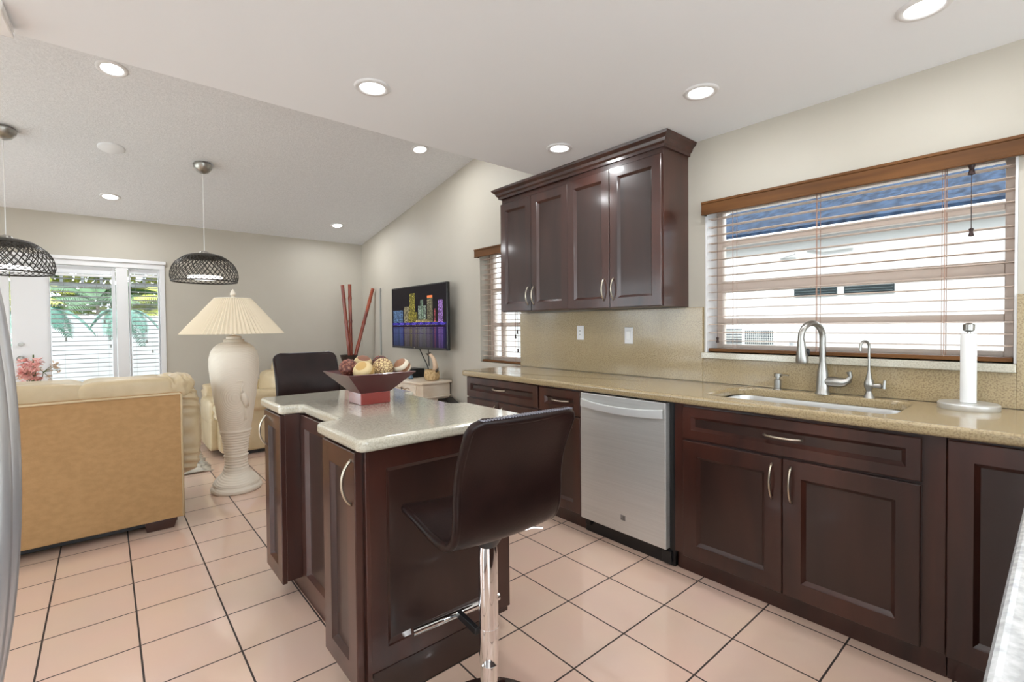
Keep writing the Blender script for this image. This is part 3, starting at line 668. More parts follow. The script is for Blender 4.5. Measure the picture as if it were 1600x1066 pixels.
# ------------------------------------------------------------------ bar stools
def make_stool(label, loc, rot, lift, topz):
    """seat faces +y locally; origin on the floor under the column"""
    t = thing('bar_stool', label, 'bar stool', (0, 0, 0), 'brown leather swivel bar stools')
    prof = [(.240, .660), (.225, .669), (.15, .664), (.06, .650), (-.02, .643), (-.075, .650), (-.112, .676), (-.130, .715), (-.136, .765), (-.137, .81), (-.144, .86), (-.160, .91), (-.185, .965), (-.212, 1.022)]
    # resample by Catmull-Rom
    P3 = [Vector((0, a, b)) for a, b in prof]; pts = []
    for i in range(len(P3)-1):
        p0, p1, p2, p3 = P3[max(i-1, 0)], P3[i], P3[i+1], P3[min(i+2, len(P3)-1)]
        for k in range(4):
            u = k/4; pts.append(.5*((2*p1)+(-p0+p2)*u+(2*p0-5*p1+4*p2-p3)*u*u+(-p0+3*p1-3*p2+p3)*u**3))
    pts.append(P3[-1]); N = len(pts)
    ss = [0]
    for i in range(1, N): ss.append(ss[-1]+(pts[i]-pts[i-1]).length)
    Ltot = ss[-1]
    def half(s):
        e = min(s, Ltot-s); r = .035; w = .181
        if e < r: w -= r-math.sqrt(max(r*r-(r-e)**2, 0))
        return w
    def surf(off):
        rows = []
        for i, p in enumerate(pts):
            tt = (pts[min(i+1, N-1)]-pts[max(i-1, 0)]).normalized(); nr = Vector((0, -tt.z, tt.y))  # outward side
            h = half(ss[i]); row = []
            for k in range(9):
                u = -1+2*k/8; bow = .010*u*u*(-1)
                row.append(Vector((u*h, p.y, p.z)) + nr*(off+bow))
            rows.append(row)
        return rows
    A = surf(-.012); B = surf(.012)
    def mk(rows): return [v for r in rows for v in r]
    vs = mk(A)+mk(B); n = 9; M_ = N*n; fs = []
    for j in range(N-1):
        for i in range(n-1):
            fs.append((j*n+i, j*n+i+1, (j+1)*n+i+1, (j+1)*n+i)); fs.append((M_+j*n+i, M_+(j+1)*n+i, M_+(j+1)*n+i+1, M_+j*n+i+1))
        fs.append((j*n, (j+1)*n, M_+(j+1)*n, M_+j*n)); fs.append((j*n+n-1, M_+j*n+n-1, M_+(j+1)*n+n-1, (j+1)*n+n-1))
    for i in range(n-1):
        fs.append((i, M_+i, M_+i+1, i+1)); fs.append(((N-1)*n+i, (N-1)*n+i+1, M_+(N-1)*n+i+1, M_+(N-1)*n+i))
    def up(mb): mb.v = [(v[0], v[1], v[2]+lift) for v in mb.v]; return mb
    sh = obj('seat_shell', up(MB().add(vs, fs)), leather, t, bevel=.006, seg=3, smooth=True, angle=50)
    # piping round the edge
    loop = [A[j][0]*.5+B[j][0]*.5 for j in range(N)]+[A[-1][i]*.5+B[-1][i]*.5 for i in range(1, n-1)]+[A[j][-1]*.5+B[j][-1]*.5 for j in range(N-1, -1, -1)]+[A[0][i]*.5+B[0][i]*.5 for i in range(n-2, 0, -1)]
    obj('piping', up(MB().tube(loop, .0135, 8, closed=True)), leather, sh, smooth=True)
    st = MB()
    for k in range(34):
        u = -.155+.31*k/33; st.box(u-.0018, u+.0018, -.212-.012, -.212+.012, 1.0340, 1.0368)
    obj('stitching', up(st), stitch, sh)
    obj('seat_plate', up(MB().lathe([(.03, .590), (.045, .612), (.06, .636)], (0, 0, 0), 24)), black_m, t, smooth='auto')
    obj('gas_lever', up(MB().tube([(.03, 0, .607), (.17, -.02, .607), (.20, -.03, .600)], .005, 8)), chrome, t, smooth='auto')
    obj('column', MB().lathe([(.030, .215), (.031, .218), (.031, .56+lift), (.026, .61+lift)], (0, 0, 0), 32), chrome, t, smooth='auto')
    obj('outer_tube', MB().lathe([(.0275, .02), (.0275, .215)], (0, 0, 0), 32), chrome, t, smooth='auto')
    obj('base_plate', MB().lathe([(.215, 0), (.215, .006), (.20, .010), (.10, .018), (.04, .028), (.029, .045), (.001, .046)], (0, 0, 0), 56), chrome, t, smooth='auto')
    fp = obj('footrest', MB().tube([(-.195, .140, .315), (.135, .140, .315)], .0135, 16), chrome, t, smooth='auto')
    obj('footrest_arm', MB().box(-.038, -.022, .02, .140, .303, .327), black_m, fp, bevel=.002)
    obj('footrest_collar', MB().lathe([(.0318, .300), (.0318, .332)], (0, 0, 0), 24), chrome, fp, smooth='auto')
    t.location = loc; t.rotation_euler = (0, 0, rot)
    return t
make_stool('brown leather bar stool with chrome column in the foreground, its back towards us', (.905, 1.185, 0), math.radians(-4), 0, 1.02)
make_stool('brown leather bar stool on the far side of the island, facing us', (.962, 2.945, 0), math.radians(180), .085, 1.10)

# ------------------------------------------------------------------ floor lamp
lx, ly = .775, 4.30
t = thing('floor_lamp', 'tall ivory plaster column lamp with a pleated cone shade', 'lamp', (lx, ly, 0))
key = [(.0, .150), (.002, .176), (.02, .180), (.035, .176), (.042, .166), (.048, .163), (.062, .166), (.075, .158), (.10, .140), (.12, .120), (.14, .102), (.17, .088), (.20, .082), (.24, .079), (.268, .080)]
prof = [(r, z) for z, r in key]
z = .17
body = []
def rad(z):
    K = [(.17, .088), (.20, .080), (.27, .080), (.35, .088), (.47, .106), (.60, .128), (.78, .153), (.90, .168), (.98, .175), (1.04, .174), (1.09, .163), (1.125, .145), (1.15, .120), (1.165, .095), (1.172, .075)]
    for i in range(len(K)-1):
        if z <= K[i+1][0]:
            u = (z-K[i][0])/(K[i+1][0]-K[i][0]); u2 = u*u*(3-2*u)*.35+u*.65; return K[i][1]+(K[i+1][1]-K[i][1])*u2
    return K[-1][1]
prof = [(r, z) for z, r in key if z < .165]
z = .17
while z < 1.1721:
    r = rad(z)
    if z < .455: r += .0030*math.sin(z*2*PI/.021)
    for zr in (.27, .47):
        if abs(z-zr) < .009: r += .008*math.sqrt(max(0, 1-((z-zr)/.009)**2))
    prof.append((r, z)); z += .0035
prof += [(.073, 1.174), (.072, 1.190), (.060, 1.194), (.04, 1.195)]
pl2 = plaster
nt = pl2.node_tree; g = nt.nodes.new('ShaderNodeTexCoord'); wv = nt.nodes.new('ShaderNodeTexWave'); wv.wave_type = 'RINGS'; wv.rings_direction = 'SPHERICAL'
mp = nt.nodes.new('ShaderNodeMapping'); mp.inputs['Location'].default_value = (0.02, .12, -.60); mp.inputs['Scale'].default_value = (1.0, 1.0, .8)
wv.inputs['Scale'].default_value = 24; wv.inputs['Distortion'].default_value = .6
bu = nt.nodes.new('ShaderNodeBump'); bu.inputs['Strength'].default_value = .14; bu.inputs['Distance'].default_value = .01
nt.links.new(g.outputs['Object'], mp.inputs[0]); nt.links.new(mp.outputs[0], wv.inputs[0]); nt.links.new(wv.outputs['Fac'], bu.inputs['Height']); nt.links.new(bu.outputs[0], nt.nodes['Principled BSDF'].inputs['Normal'])
lb = obj('lamp_body', MB().lathe(prof, (lx, ly, 0), 64), plaster, t, smooth=True)
# egret relief on the side facing the kitchen
vd = Vector((-lx, -ly, 0)).normalized(); sd = Vector((vd.y, -vd.x, 0))*-1
def onbody(a, z, out=.0):
    r = rad(z)+out; a2 = a/r
    dirv = vd*math.cos(a2)+sd*math.sin(a2)
    return Vector((lx, ly, 0))+dirv*r+Vector((0, 0, z))
eg = mat('plaster_relief', (.86, .79, .67), .5)
m = MB()
m.tube([onbody(.078, .655, .0), onbody(.072, .69, .003), onbody(.062, .74, .005), onbody(.055, .775, .005), onbody(.052, .79, .003)], [.004, .016, .024, .018, .006], 12)
m.tube([onbody(.052, .775, .004), onbody(.044, .805, .005), onbody(.052, .83, .005), onbody(.064, .852, .005), (onbody(.058, .872, .005)), onbody(.044, .876, .005), onbody(.012, .868, .002)], [.014, .009, .007, .007, .009, .009, .002], 10)
m.tube([onbody(.066, .775, .005), onbody(.086, .73, .004), onbody(.100, .665)], [.008, .012, .003], 8)
m.tube([onbody(.062, .69, .001), onbody(.066, .61, .001), onbody(.060, .555)], [.004, .003, .003], 6); m.tube([onbody(.074, .69, .001), onbody(.080, .61, .001), onbody(.076, .56)], [.004, .003, .003], 6)
obj('egret_relief', m, eg, lb, smooth=True)
obj('lamp_neck', MB().lathe([(.055, 1.1955), (.055, 1.215), (.04, 1.22), (.012, 1.225), (.012, 1.54)], (lx, ly, 0), 24), plaster, t, smooth='auto')
NP = 72
def shade(off):
    def f(u, v):
        k = round(u*NP*2) % (NP*2); a = 2*PI*u
        r0 = .355+(.127-.355)*v; amp = (.008*(1-v)+.003*v)*(1 if k % 2 else -1)
        r = r0+amp+off
        return (lx+r*math.cos(a), ly+r*math.sin(a), 1.238+(1.515-1.238)*v)
    return f
m = MB().grid(shade(0), NP*2, 10, True); so_ = obj('lamp_shade', m, shade_m, t)
sm = so_.modifiers.new('solid', 'SOLIDIFY'); sm.thickness = .0015
obj('shade_rings', MB().tube([(lx+.127*math.cos(a*PI/16), ly+.127*math.sin(a*PI/16), 1.5155) for a in range(32)], .003, 6, closed=True).tube([(lx-.125, ly, 1.514), (lx+.125, ly, 1.514)], .0025, 6), plaster, so_)
obj('finial', MB().lathe([(.010, 1.517), (.016, 1.524), (.012, 1.532), (.020, 1.545), (.018, 1.56), (.009, 1.580), (.001, 1.590)], (lx, ly, 0), 16), plaster, t, smooth='auto')

# ------------------------------------------------------------------ pendants
def pendant(x, y, label):
    t = thing('pendant_lamp', label, 'pendant lamp', (x, y, 1.70), 'woven pendant lamps')
    zc = vz(y)
    obj('ceiling_cup', MB().lathe([(.062, zc+.005), (.075, zc-.012), (.070, zc-.045), (.045, zc-.075), (.015, zc-.088), (.001, zc-.090)], (x, y, 0), 28), steel_l, t, smooth='auto')
    obj('cable', MB().tube([(x, y, zc-.08), (x, y, 1.945)], .0028, 8), paper, t)
    K = [(.03, 1.945), (.09, 1.940), (.14, 1.925), (.185, 1.900), (.222, 1.865), (.246, 1.825), (.259, 1.780), (.262, 1.740), (.256, 1.712), (.248, 1.700)]
    def R(v):
        s = v*(len(K)-1); i = min(int(s), len(K)-2); u = s-i
        return K[i][0]*(1-u)+K[i+1][0]*u, K[i][1]*(1-u)+K[i+1][1]*u
    m = MB(); NS = 40
    for sgn in (1, -1):
        for k in range(NS):
            vs = []; fs = []; S = 16
            for j in range(S+1):
                v = .10+.90*j/S; r, z = R(v); a = 2*PI*k/NS+sgn*v*1.1
                hw = .0034/max(r, .05); rr = r+sgn*.0012
                vs += [(x+rr*math.cos(a-hw), y+rr*math.sin(a-hw), z), (x+rr*math.cos(a+hw), y+rr*math.sin(a+hw), z)]
            for j in range(S): fs.append((2*j, 2*j+1, 2*j+3, 2*j+2))
            m.add(vs, fs)
    o = obj('woven_shade', m, rattan, t); s = o.modifiers.new('solid', 'SOLIDIFY'); s.thickness = .002
    r0, z0 = .165, 1.913
    obj('shade_cap', MB().lathe([(.02, 1.952), (.09, 1.945), (.14, 1.930), (.170, 1.912), (.168, 1.908)], (x, y, 0), 40, cap=False), rattan, t, smooth='auto')
    obj('shade_rim', MB().tube([(x+.250*math.cos(a*PI/24), y+.250*math.sin(a*PI/24), 1.700) for a in range(48)], .006, 8, closed=True), rattan, t, smooth=True)
    obj('top_knob', MB().lathe([(.040, 1.950), (.034, 1.965), (.012, 1.975), (.001, 1.976)], (x, y, 0), 20), steel_l, t, smooth='auto')
    obj('inner_diffuser', MB().lathe([(.02, 1.752), (.13, 1.748), (.135, 1.735), (.13, 1.722), (.001, 1.720)], (x, y, 0), 32, cap=False), glow, t, smooth='auto')
pendant(.690, 5.03, 'dark woven dome pendant lamp above the floor lamp')
pendant(-.535, 5.03, 'dark woven dome pendant lamp cut by the refrigerator at left')

# ------------------------------------------------------------------ sofa seen from behind
t = thing('sofa', 'cream leather sofa seen from behind with a plain tan backing', 'sofa', (-.5, 4.1, 0))
SX0, SX1 = -1.55, .372
obj('back_panel', MB().box(SX0, SX1, 3.72, 3.80, .065, .868), suede, t, bevel=.010, seg=3)
pp = MB().tube([(SX1-.006, 3.716, .07), (SX1-.006, 3.716, .855), (SX1-.016, 3.716, .864), (SX0+.01, 3.716, .864)], .0065, 8)
obj('piping', pp, leather_c, t, smooth=True)
obj('under_shadow', MB().box(SX0+.03, SX1-.03, 3.83, 4.6, .012, .12), black_m, t)  # black block added as the dark shade in the gap under the sofa
obj('base_frame', MB().box(SX0+.02, SX1-.01, 3.80, 4.62, .08, .42), leather_c, t, bevel=.03)
def puff(x0, x1, y0, y1, z0, z1, p=.42, seed=0, dip=0.):
    m = MB(); rbox(m, x0, x1, y0, y1, z0, z1, p, 10)
    rnd = random.Random(seed); k1, k2 = rnd.uniform(0, 6), rnd.uniform(0, 6)
    m.v = [(v[0], v[1]+.006*math.sin(v[0]*31+k1), v[2]+.007*math.sin(v[0]*23+k2)*math.cos(v[1]*17)-(dip*abs(2*(v[0]-x0)/(x1-x0)-1)**5 if v[2] > (z0+z1)/2 else 0)) for v in m.v]
    return m
for (a, b, s) in ((-1.50, -.76, 1), (-.82, -.07, 2), (-.14, .36, 3)):
    obj('back_cushion', puff(a, b, 3.79, 4.06, .50, .972, .17, s, .030), leather_c, t, smooth=True)
for (a, b, s) in ((-1.42, -.55, 4), (-.55, .28, 5)):
    obj('seat_cushion', puff(a, b, 3.98, 4.66, .36, .54, .35, s), leather_c, t, smooth=True)
# right arm: bulging roll with gathered pleats
m = MB()
def armprof(u, v):
    y = 3.86+v*.78; a = 2*PI*u
    def se(q, p): return math.copysign(abs(q)**p, q)
    e = 1-.5*max(0, (v-.85)/.15)**2
    return (.385+.105*e*se(math.cos(a), .8), y, .62-.02*v+(.31-.05*v)*e*se(math.sin(a), .85))
m.grid(armprof, 64, 14, True); N_ = len(m.v)
m.add([m.v[i] for i in range(64)]+[(.385, 3.86, .62)], [(i, (i+1) % 64, 64) for i in range(64)])
obj('armrest', m, leather_c, t, smooth=True)
m2 = MB(); rbox(m2, .290, .482, 3.785, 3.98, .32, .890, .5, 30); m2.v = [(v[0]+.006*math.sin(v[2]*120+v[0]*12), v[1]+.011*math.sin(v[2]*120+v[0]*12+1), v[2]) for v in m2.v]
obj('pleated_arm_end', m2, leather_c, t, smooth=True)
m3 = MB(); rbox(m3, .23, .455, 3.79, 4.04, .80, .975, .6, 24); m3.v = [(v[0]+.006*math.sin(v[2]*90+v[0]*60), v[1]+.006*math.sin(v[0]*110), v[2]+.011*math.sin(v[0]*120+v[1]*40)) for v in m3.v]
obj('gathered_corner', m3, leather_c, t, smooth=True)
for x in (.165, -1.42):
    m = MB().add([(x+.01, 3.74, 0), (x+.15, 3.74, 0), (x+.15, 3.86, 0), (x+.01, 3.86, 0), (x, 3.73, .066), (x+.17, 3.73, .066), (x+.17, 3.88, .066), (x, 3.88, .066)],
                 [(0, 3, 2, 1), (4, 5, 6, 7), (0, 1, 5, 4), (1, 2, 6, 5), (2, 3, 7, 6), (3, 0, 4, 7)])
    obj('leg', m, cherry, t, bevel=.004)

# ------------------------------------------------------------------ recliner armchair (faces -x)
t = thing('armchair', 'cream leather recliner armchair behind the ivory floor lamp', 'armchair', (1.25, 5.8, 0))
def slab(x0, x1, y0, y1, z0, z1, p=.25, wob=.0, fr=50):
    m = MB(); rbox(m, x0, x1, y0, y1, z0, z1, p, 10)
    if wob: m.v = [(v[0]+wob*math.sin(v[2]*fr), v[1]+wob*.6*math.sin(v[2]*fr+1), v[2]+wob*math.sin(v[1]*fr+v[0]*fr*.6)) for v in m.v]
    return m
obj('side_panel', slab(.83, 1.72, 5.36, 5.52, .04, .50, .16), leather_c, t, smooth=True)
obj('side_panel', slab(.83, 1.72, 6.13, 6.29, .04, .50, .16), leather_c, t, smooth=True)
obj('armrest', slab(.84, 1.55, 5.33, 5.57, .43, .64, .5, .004, 60), leather_c, t, smooth=True)
obj('armrest', slab(.84, 1.55, 6.08, 6.32, .43, .68, .5, .006, 60), leather_c, t, smooth=True)
obj('arm_cuff', slab(.80, .96, 5.34, 5.56, .36, .60, .5, .008, 75), leather_c, t, smooth=True)
obj('arm_cuff', slab(.80, .96, 6.09, 6.31, .40, .66, .5, .008, 75), leather_c, t, smooth=True)
obj('footrest_panel', slab(.77, .87, 5.50, 6.15, .05, .40, .22), leather_c, t, smooth=True)
obj('footrest_panel', slab(.765, .93, 5.50, 6.15, .30, .55, .35), leather_c, t, smooth=True)
obj('seat_cushion', slab(.84, 1.50, 5.54, 6.11, .36, .56, .35), leather_c, t, smooth=True)
obj('back_cushion', slab(1.33, 1.62, 5.50, 6.15, .45, .80, .45, .006, 30), leather_c, t, smooth=True)
obj('back_cushion', slab(1.46, 1.76, 5.50, 6.15, .68, .93, .5, .006, 30), leather_c, t, smooth=True)
obj('base', MB().box(.92, 1.68, 5.42, 6.22, 0, .05), black_m, t)

# rug
m = MB(); Nx, Ny = 50, 60
m.grid(lambda u, v: (-.20+u*.85+.006*math.sin(v*40), 4.99+v*1.15, .010+.003*math.sin(u*60)*math.sin(v*53)), Nx, Ny)
o = obj('area_rug', m, rug_m, smooth=True); s = o.modifiers.new('solid', 'SOLIDIFY'); s.thickness = .008; tag(o, 'ivory fringed wool rug in front of the armchair', 'rug'); o['_loc'] = (0, 0, 0)
m = MB()
for k in range(150):
    y = 4.995+1.14*k/149; a = random.uniform(-.5, .5); l = random.uniform(.05, .085)
    m.tube([(.648, y, .008), (.648+l*.5*math.cos(a), y+l*.5*math.sin(a), .012), (.648+l*math.cos(a), y+l*math.sin(a)+random.uniform(-.01, .01), .004)], [.004, .005, .002], 5)
f = obj('fringe', m, rug_m, o); f['kind'] = 'stuff'

# ------------------------------------------------------------------ TV
def skyline(nx, ny):
    rnd = random.Random(3); CW = 2; img = [[(.004, .002, .006)]*nx for _ in range(ny)]
    hz = int(ny*.34)   # waterline
    B = [(.02, .22, .62, (.25, .45, .8), 1), (.25, .34, .68, (.8, .7, .4), 1), (.36, .46, .90, (.75, .65, .12), 1), (.33, .50, .58, (.65, .55, .10), 1), (.52, .66, .68, (.6, .75, .6), 1), (.56, .61, .78, (.5, .7, .5), .8),
         (.68, .77, .84, (.55, .5, .30), .9), (.48, .72, .46, (.9, .75, .35), 1), (.80, .83, .62, (1, .2, .25), 1), (.74, .86, .42, (.7, .5, .2), .9), (.87, .94, .76, (.65, .35, .95), 1.2), (.84, .97, .40, (.2, .2, .9), 1)]
    for (a, b, h, c, k) in B:
        for i in range(int(a*nx), int(b*nx)):
            for j in range(hz, int(h*ny)):
                e = (math.sin((i//2)*12.9898+(j//2)*78.233)*43758.5453) % 1; s = k*(.16+1.0*e**2)*(.55+.45*math.sin(i*.9)**2)*(1.2 if (i-int(a*nx)) % 6 < 3 else .55)*(.5 if j % 3 == 0 else 1)
                img[j][i] = tuple(x*s for x in c)
    for i in range(int(.68*nx), int(.77*nx)):
        for j in range(int(.80*ny), int(.84*ny)): img[j][i] = (1, .25, .08)
    for i in range(nx):
        for j in range(int(.37*ny), int(.41*ny)):
            e = rnd.random()*(.35+.65*abs(math.sin(i*.11))); img[j][i] = (.25*e*e, .15*e*e, .9*e)
        for j in range(int(.335*ny), int(.36*ny)):
            img[j][i] = (.01, .0, .02)
        for j in range(0, hz-1):
            src = img[min(ny-1, 2*hz-j+6)][i]; w_ = (.35+.6*j/hz)*(.6+.5*rnd.random())
            col = (sum(img[q][i][0] for q in range(hz, hz+22))/22, sum(img[q][i][1] for q in range(hz, hz+22))/22, sum(img[q][i][2] for q in range(hz, hz+22))/22)
            img[j][i] = tuple(x*w_*1.1 for x in col)
        if rnd.random() < .8:
            for j in (int(.30*ny), int(.22*ny)): img[j][i] = (.02, .0, .08)
    return img
t = thing('television', 'flat television on the right wall showing a night city skyline', 'television', (2.70, 4.80, 1.03))
ty0, ty1, tz0, tz1 = 4.185, 5.425, 1.025, 1.745; tx = 2.70; dz = .0
def TX(y): return tx+.0*(y-4.8)
obj('screen_frame', MB().box(tx, tx+.035, ty0, ty1, tz0, tz1), blackg, t, bevel=.004)
obj('bezel', MB().box(tx-.004, tx, ty0, ty1, tz0, tz0+.024).box(tx-.004, tx, ty0, ty0+.012, tz0, tz1).box(tx-.004, tx, ty1-.012, ty1, tz0, tz1).box(tx-.004, tx, ty0, ty1, tz1-.012, tz1), mat('bezel_grey', (.03, .03, .033), .3), t)
nx, ny = 230, 134; img = skyline(nx, ny); m = MB()
Y0, Y1, Z0, Z1 = ty0+.012, ty1-.012, tz0+.024, tz1-.012
m.grid(lambda u, v: (tx-.0012, Y1+(Y0-Y1)*u, Z0+(Z1-Z0)*v), nx+1, ny+1)
sc = obj('screen', m, mat('screen_picture', (.004, .004, .004), .35, spec=.15), t)
ca = sc.data.color_attributes.new('picture', 'FLOAT_COLOR', 'CORNER'); k = 0; cols = []
for j in range(ny):
    for i in range(nx): cols += [*img[j][i], 1]*4
ca.data.foreach_set('color', cols)
nt = MATS['screen_picture'].node_tree; a = nt.nodes.new('ShaderNodeVertexColor'); a.layer_name = 'picture'
nt.links.new(a.outputs[0], nt.nodes['Principled BSDF'].inputs['Emission Color']); nt.nodes['Principled BSDF'].inputs['Emission Strength'].default_value = 1.0
obj('wall_mount', MB().box(tx+.035, XW-.001, 4.55, 5.05, 1.2, 1.5), black_m, t)
obj('back_housing', MB().box(tx+.035, tx+.065, 4.30, 5.30, 1.08, 1.55), black_m, t, bevel=.01)
obj('maker_mark', MB().lathe([(.008, 0), (.008, .001)], m=Matrix.Translation((tx-.0045, 4.88, tz0+.012)) @ Matrix.Rotation(PI/2, 4, 'Y'), n=14), steel_l, t)
tag(obj('power_cable', MB().tube([(2.75, 4.86, 1.03), (2.76, 4.80, .94), (2.77, 4.74, .86), (2.78, 4.70, .78), (2.78, 4.69, .706)], .006, 8).tube([(2.75, 4.66, 1.03), (2.765, 4.68, .92), (2.78, 4.70, .83)], .005, 8), black_m, smooth=True), 'black cables hanging from the television to the side table', 'cable')

# side table
t = thing('side_table', 'antique white carved side table with a drawer below the television', 'table', (2.64, 4.75, 0))
obj('table_top', MB().prism(rounded([(2.44, 4.30), (2.828, 4.30), (2.828, 5.20), (2.44, 5.20)], [.05, .0, .0, .05], 3), .675, .70), ivory_w, t, bevel=.007, seg=3)
obj('apron', MB().prism([(2.49, 4.335), (2.82, 4.335), (2.82, 5.165), (2.49, 5.165), (2.462, 5.135), (2.462, 4.365)], .545, .675), ivory_w, t, bevel=.003)
obj('lower_molding', MB().prism(rounded([(2.45, 4.315), (2.825, 4.315), (2.825, 5.185), (2.45, 5.185)], [.05, 0, 0, .05], 3), .527, .545), ivory_w, t, bevel=.005)
d = obj('drawer', MB().box(2.452, 2.463, 4.42, 5.08, .565, .655), ivory_w, t, bevel=.003)
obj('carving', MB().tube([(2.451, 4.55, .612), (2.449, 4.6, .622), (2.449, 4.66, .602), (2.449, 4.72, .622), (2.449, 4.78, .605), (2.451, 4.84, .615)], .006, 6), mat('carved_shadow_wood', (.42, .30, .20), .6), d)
obj('knob', MB().lathe([(.006, 0), (.006, .012), (.014, .018), (.001, .024)], m=Matrix.Translation((2.452, 4.70, .61)) @ Matrix.Rotation(-PI/2, 4, 'Y'), n=14), black_m, d, smooth='auto')
for (x, y, s1, s2) in ((2.49, 4.36, -1, -1), (2.49, 5.14, -1, 1), (2.79, 4.36, 0, -1), (2.79, 5.14, 0, 1)):
    obj('leg', MB().tube([(x, y, .53), (x+s1*.018, y+s2*.015, .46), (x+s1*.01, y+s2*.005, .34), (x-s1*.005, y, .18), (x+s1*.012, y+s2*.01, .03), (x+s1*.018, y+s2*.014, .0)], [.030, .028, .020, .014, .013, .018], 12), ivory_w, t, smooth='auto')
m = MB()
for (cx, r) in ((4.50, .09), (4.70, .09)):
    m.tube([(2.47, cx+r*math.cos(PI*k/12), .44+r*.9*math.sin(PI*k/12)) for k in range(13)], .009, 8)
obj('scroll_bracket', m, ivory_w, t, smooth=True)
# straw bird basket
t = thing('bird_basket', 'woven straw basket shaped like a bird on the side table', 'basket', (2.66, 4.44, .70))
x, y = 2.66, 4.44
obj('basket_body', MB().lathe([(.06, 0), (.085, .012), (.095, .05), (.090, .095), (.078, .115), (.070, .112), (.080, .09)], (x, y, .7005), 28, sx=.8, sy=1.05, cap=False), basket, t, smooth='auto')
obj('bird_neck', MB().tube([(x, y-.05, .80), (x, y-.075, .85), (x, y-.062, .90), (x, y-.025, .945), (x, y+.015, .972), (x, y+.04, .978)], [.026, .028, .024, .020, .018, .014], 12), mat('pale_straw', (.66, .48, .33), .7), t, smooth=True)
obj('bird_head', MB().tube([(x, y+.02, .978), (x, y+.045, .985), (x, y+.075, .975), (x, y+.12, .985)], [.014, .021, .013, .003], 10), mat('dark_straw', (.06, .045, .03), .6), t, smooth=True)
obj('bird_tail', MB().tube([(x, y-.085, .80), (x+.0, y-.115, .82), (x, y-.135, .845)], [.012, .012, .002], 8), MATS['dark_straw'], t, smooth=True)
# black box
t = thing('clock_radio', 'black radio box on the side table behind the woven basket', 'radio', (2.70, 4.88, .70))
obj('radio_body', MB().box(2.62, 2.78, 4.80, 5.02, .7005, .80), black_m, t, bevel=.006)
obj('radio_dial', MB().box(2.617, 2.62, 4.83, 4.99, .73, .77), blackg, t)
tag(obj('glass_ornament', MB().lathe([(.02, 0), (.03, .01), (.026, .03), (.014, .045), (.02, .06), (.001, .075)], (2.56, 4.72, .7005), 16), mat('blue_grey_glass', (.12, .18, .24), .15), smooth=True), 'small blue grey ornament on the side table beside the radio', 'ornament')
# black tote under the table at right
m = MB().add([(2.60, 4.02, 0), (2.80, 4.02, 0), (2.80, 4.28, 0), (2.60, 4.28, 0), (2.62, 4.05, .44), (2.80, 4.03, .44), (2.80, 4.26, .53), (2.62, 4.26, .53)], [(0, 3, 2, 1), (4, 5, 6, 7), (0, 1, 5, 4), (1, 2, 6, 5), (2, 3, 7, 6), (3, 0, 4, 7)])
tag(obj('speaker_box', m, blackg, bevel=.006), 'black slanted box on the floor beside the side table', 'speaker')

# bamboo poles in a dark vase
t = obj('floor_vase', MB().lathe([(.09, 0), (.11, .02), (.13, .3), (.12, .6), (.085, .82), (.11, .90), (.115, .91), (.10, .90), (.075, .82), (.08, .6)], (2.46, 6.22, 0), 28, cap=False), mat('dark_bronze', (.03, .02, .015), .35), smooth='auto')
tag(t, 'dark floor vase in the far corner holding the bamboo poles', 'vase')
for (p0, p1, lb) in (((2.478, 6.18, .62), (2.388, 6.22, 1.835), 'red bamboo pole in the corner vase, leftmost of the three'),
                     ((2.500, 6.24, .62), (2.49, 6.23, 1.85), 'red bamboo pole in the corner vase, upright middle one'),
                     ((2.47, 6.22, .62), (2.80, 6.20, 1.805), 'red bamboo pole in the corner vase leaning right')):
    a = Vector(p0); b_ = Vector(p1); pts = []; rs = []
    for k in range(41):
        u = k/40; pts.append(a.lerp(b_, u)); d = min(abs(u-q) for q in (.12, .34, .60, .86)); rs.append(.0225+(.004 if d < .013 else 0))
    tag(obj('bamboo_pole', MB().tube(pts, rs, 12), bamboo, smooth='auto'), lb, 'bamboo pole', 'red bamboo poles')
tag(obj('wall_strip', MB().box(XW-.02, XW-.001, 6.02, 6.04, .90, 1.80), mat('pale_strip', (.36, .37, .35), .5)), 'thin pale strip on the wall behind the leaning bamboo pole', 'wall strip')  # thin upright grey strip set on the wall

# ------------------------------------------------------------------ refrigerator at left edge
t = thing('refrigerator', 'white refrigerator with a bowed handle cut by the left edge', 'refrigerator', (-.5, .6, 0))
FXX = -.128
wfr = mat('fridge_white', (.62, .62, .63), .38, .2, coat=.2)
obj('fridge_body', MB().box(-.85, FXX-.05, .18, 1.06, .02, 1.78), white_m, t, bevel=.006)
for (a, b) in ((.185, .617), (.623, 1.055)):
    d = obj('door', MB().box(FXX-.048, FXX, a, b, .72, 1.775), wfr, t, bevel=.012, seg=3)
    s = 1 if a > .5 else -1
    pts = [(FXX+.050*(1-(2*k/20-1)**2)**.6+.004, .62+s*.030, .86+.585*k/20) for k in range(21)]
    obj('handle', MB().tube(pts, [.011]*21, 12), mat('satin_handle', (.62, .62, .64), .28, .75), d, smooth=True)
obj('freezer_drawer', MB().box(FXX-.048, FXX, .185, 1.055, .06, .70), wfr, t, bevel=.012, seg=3)

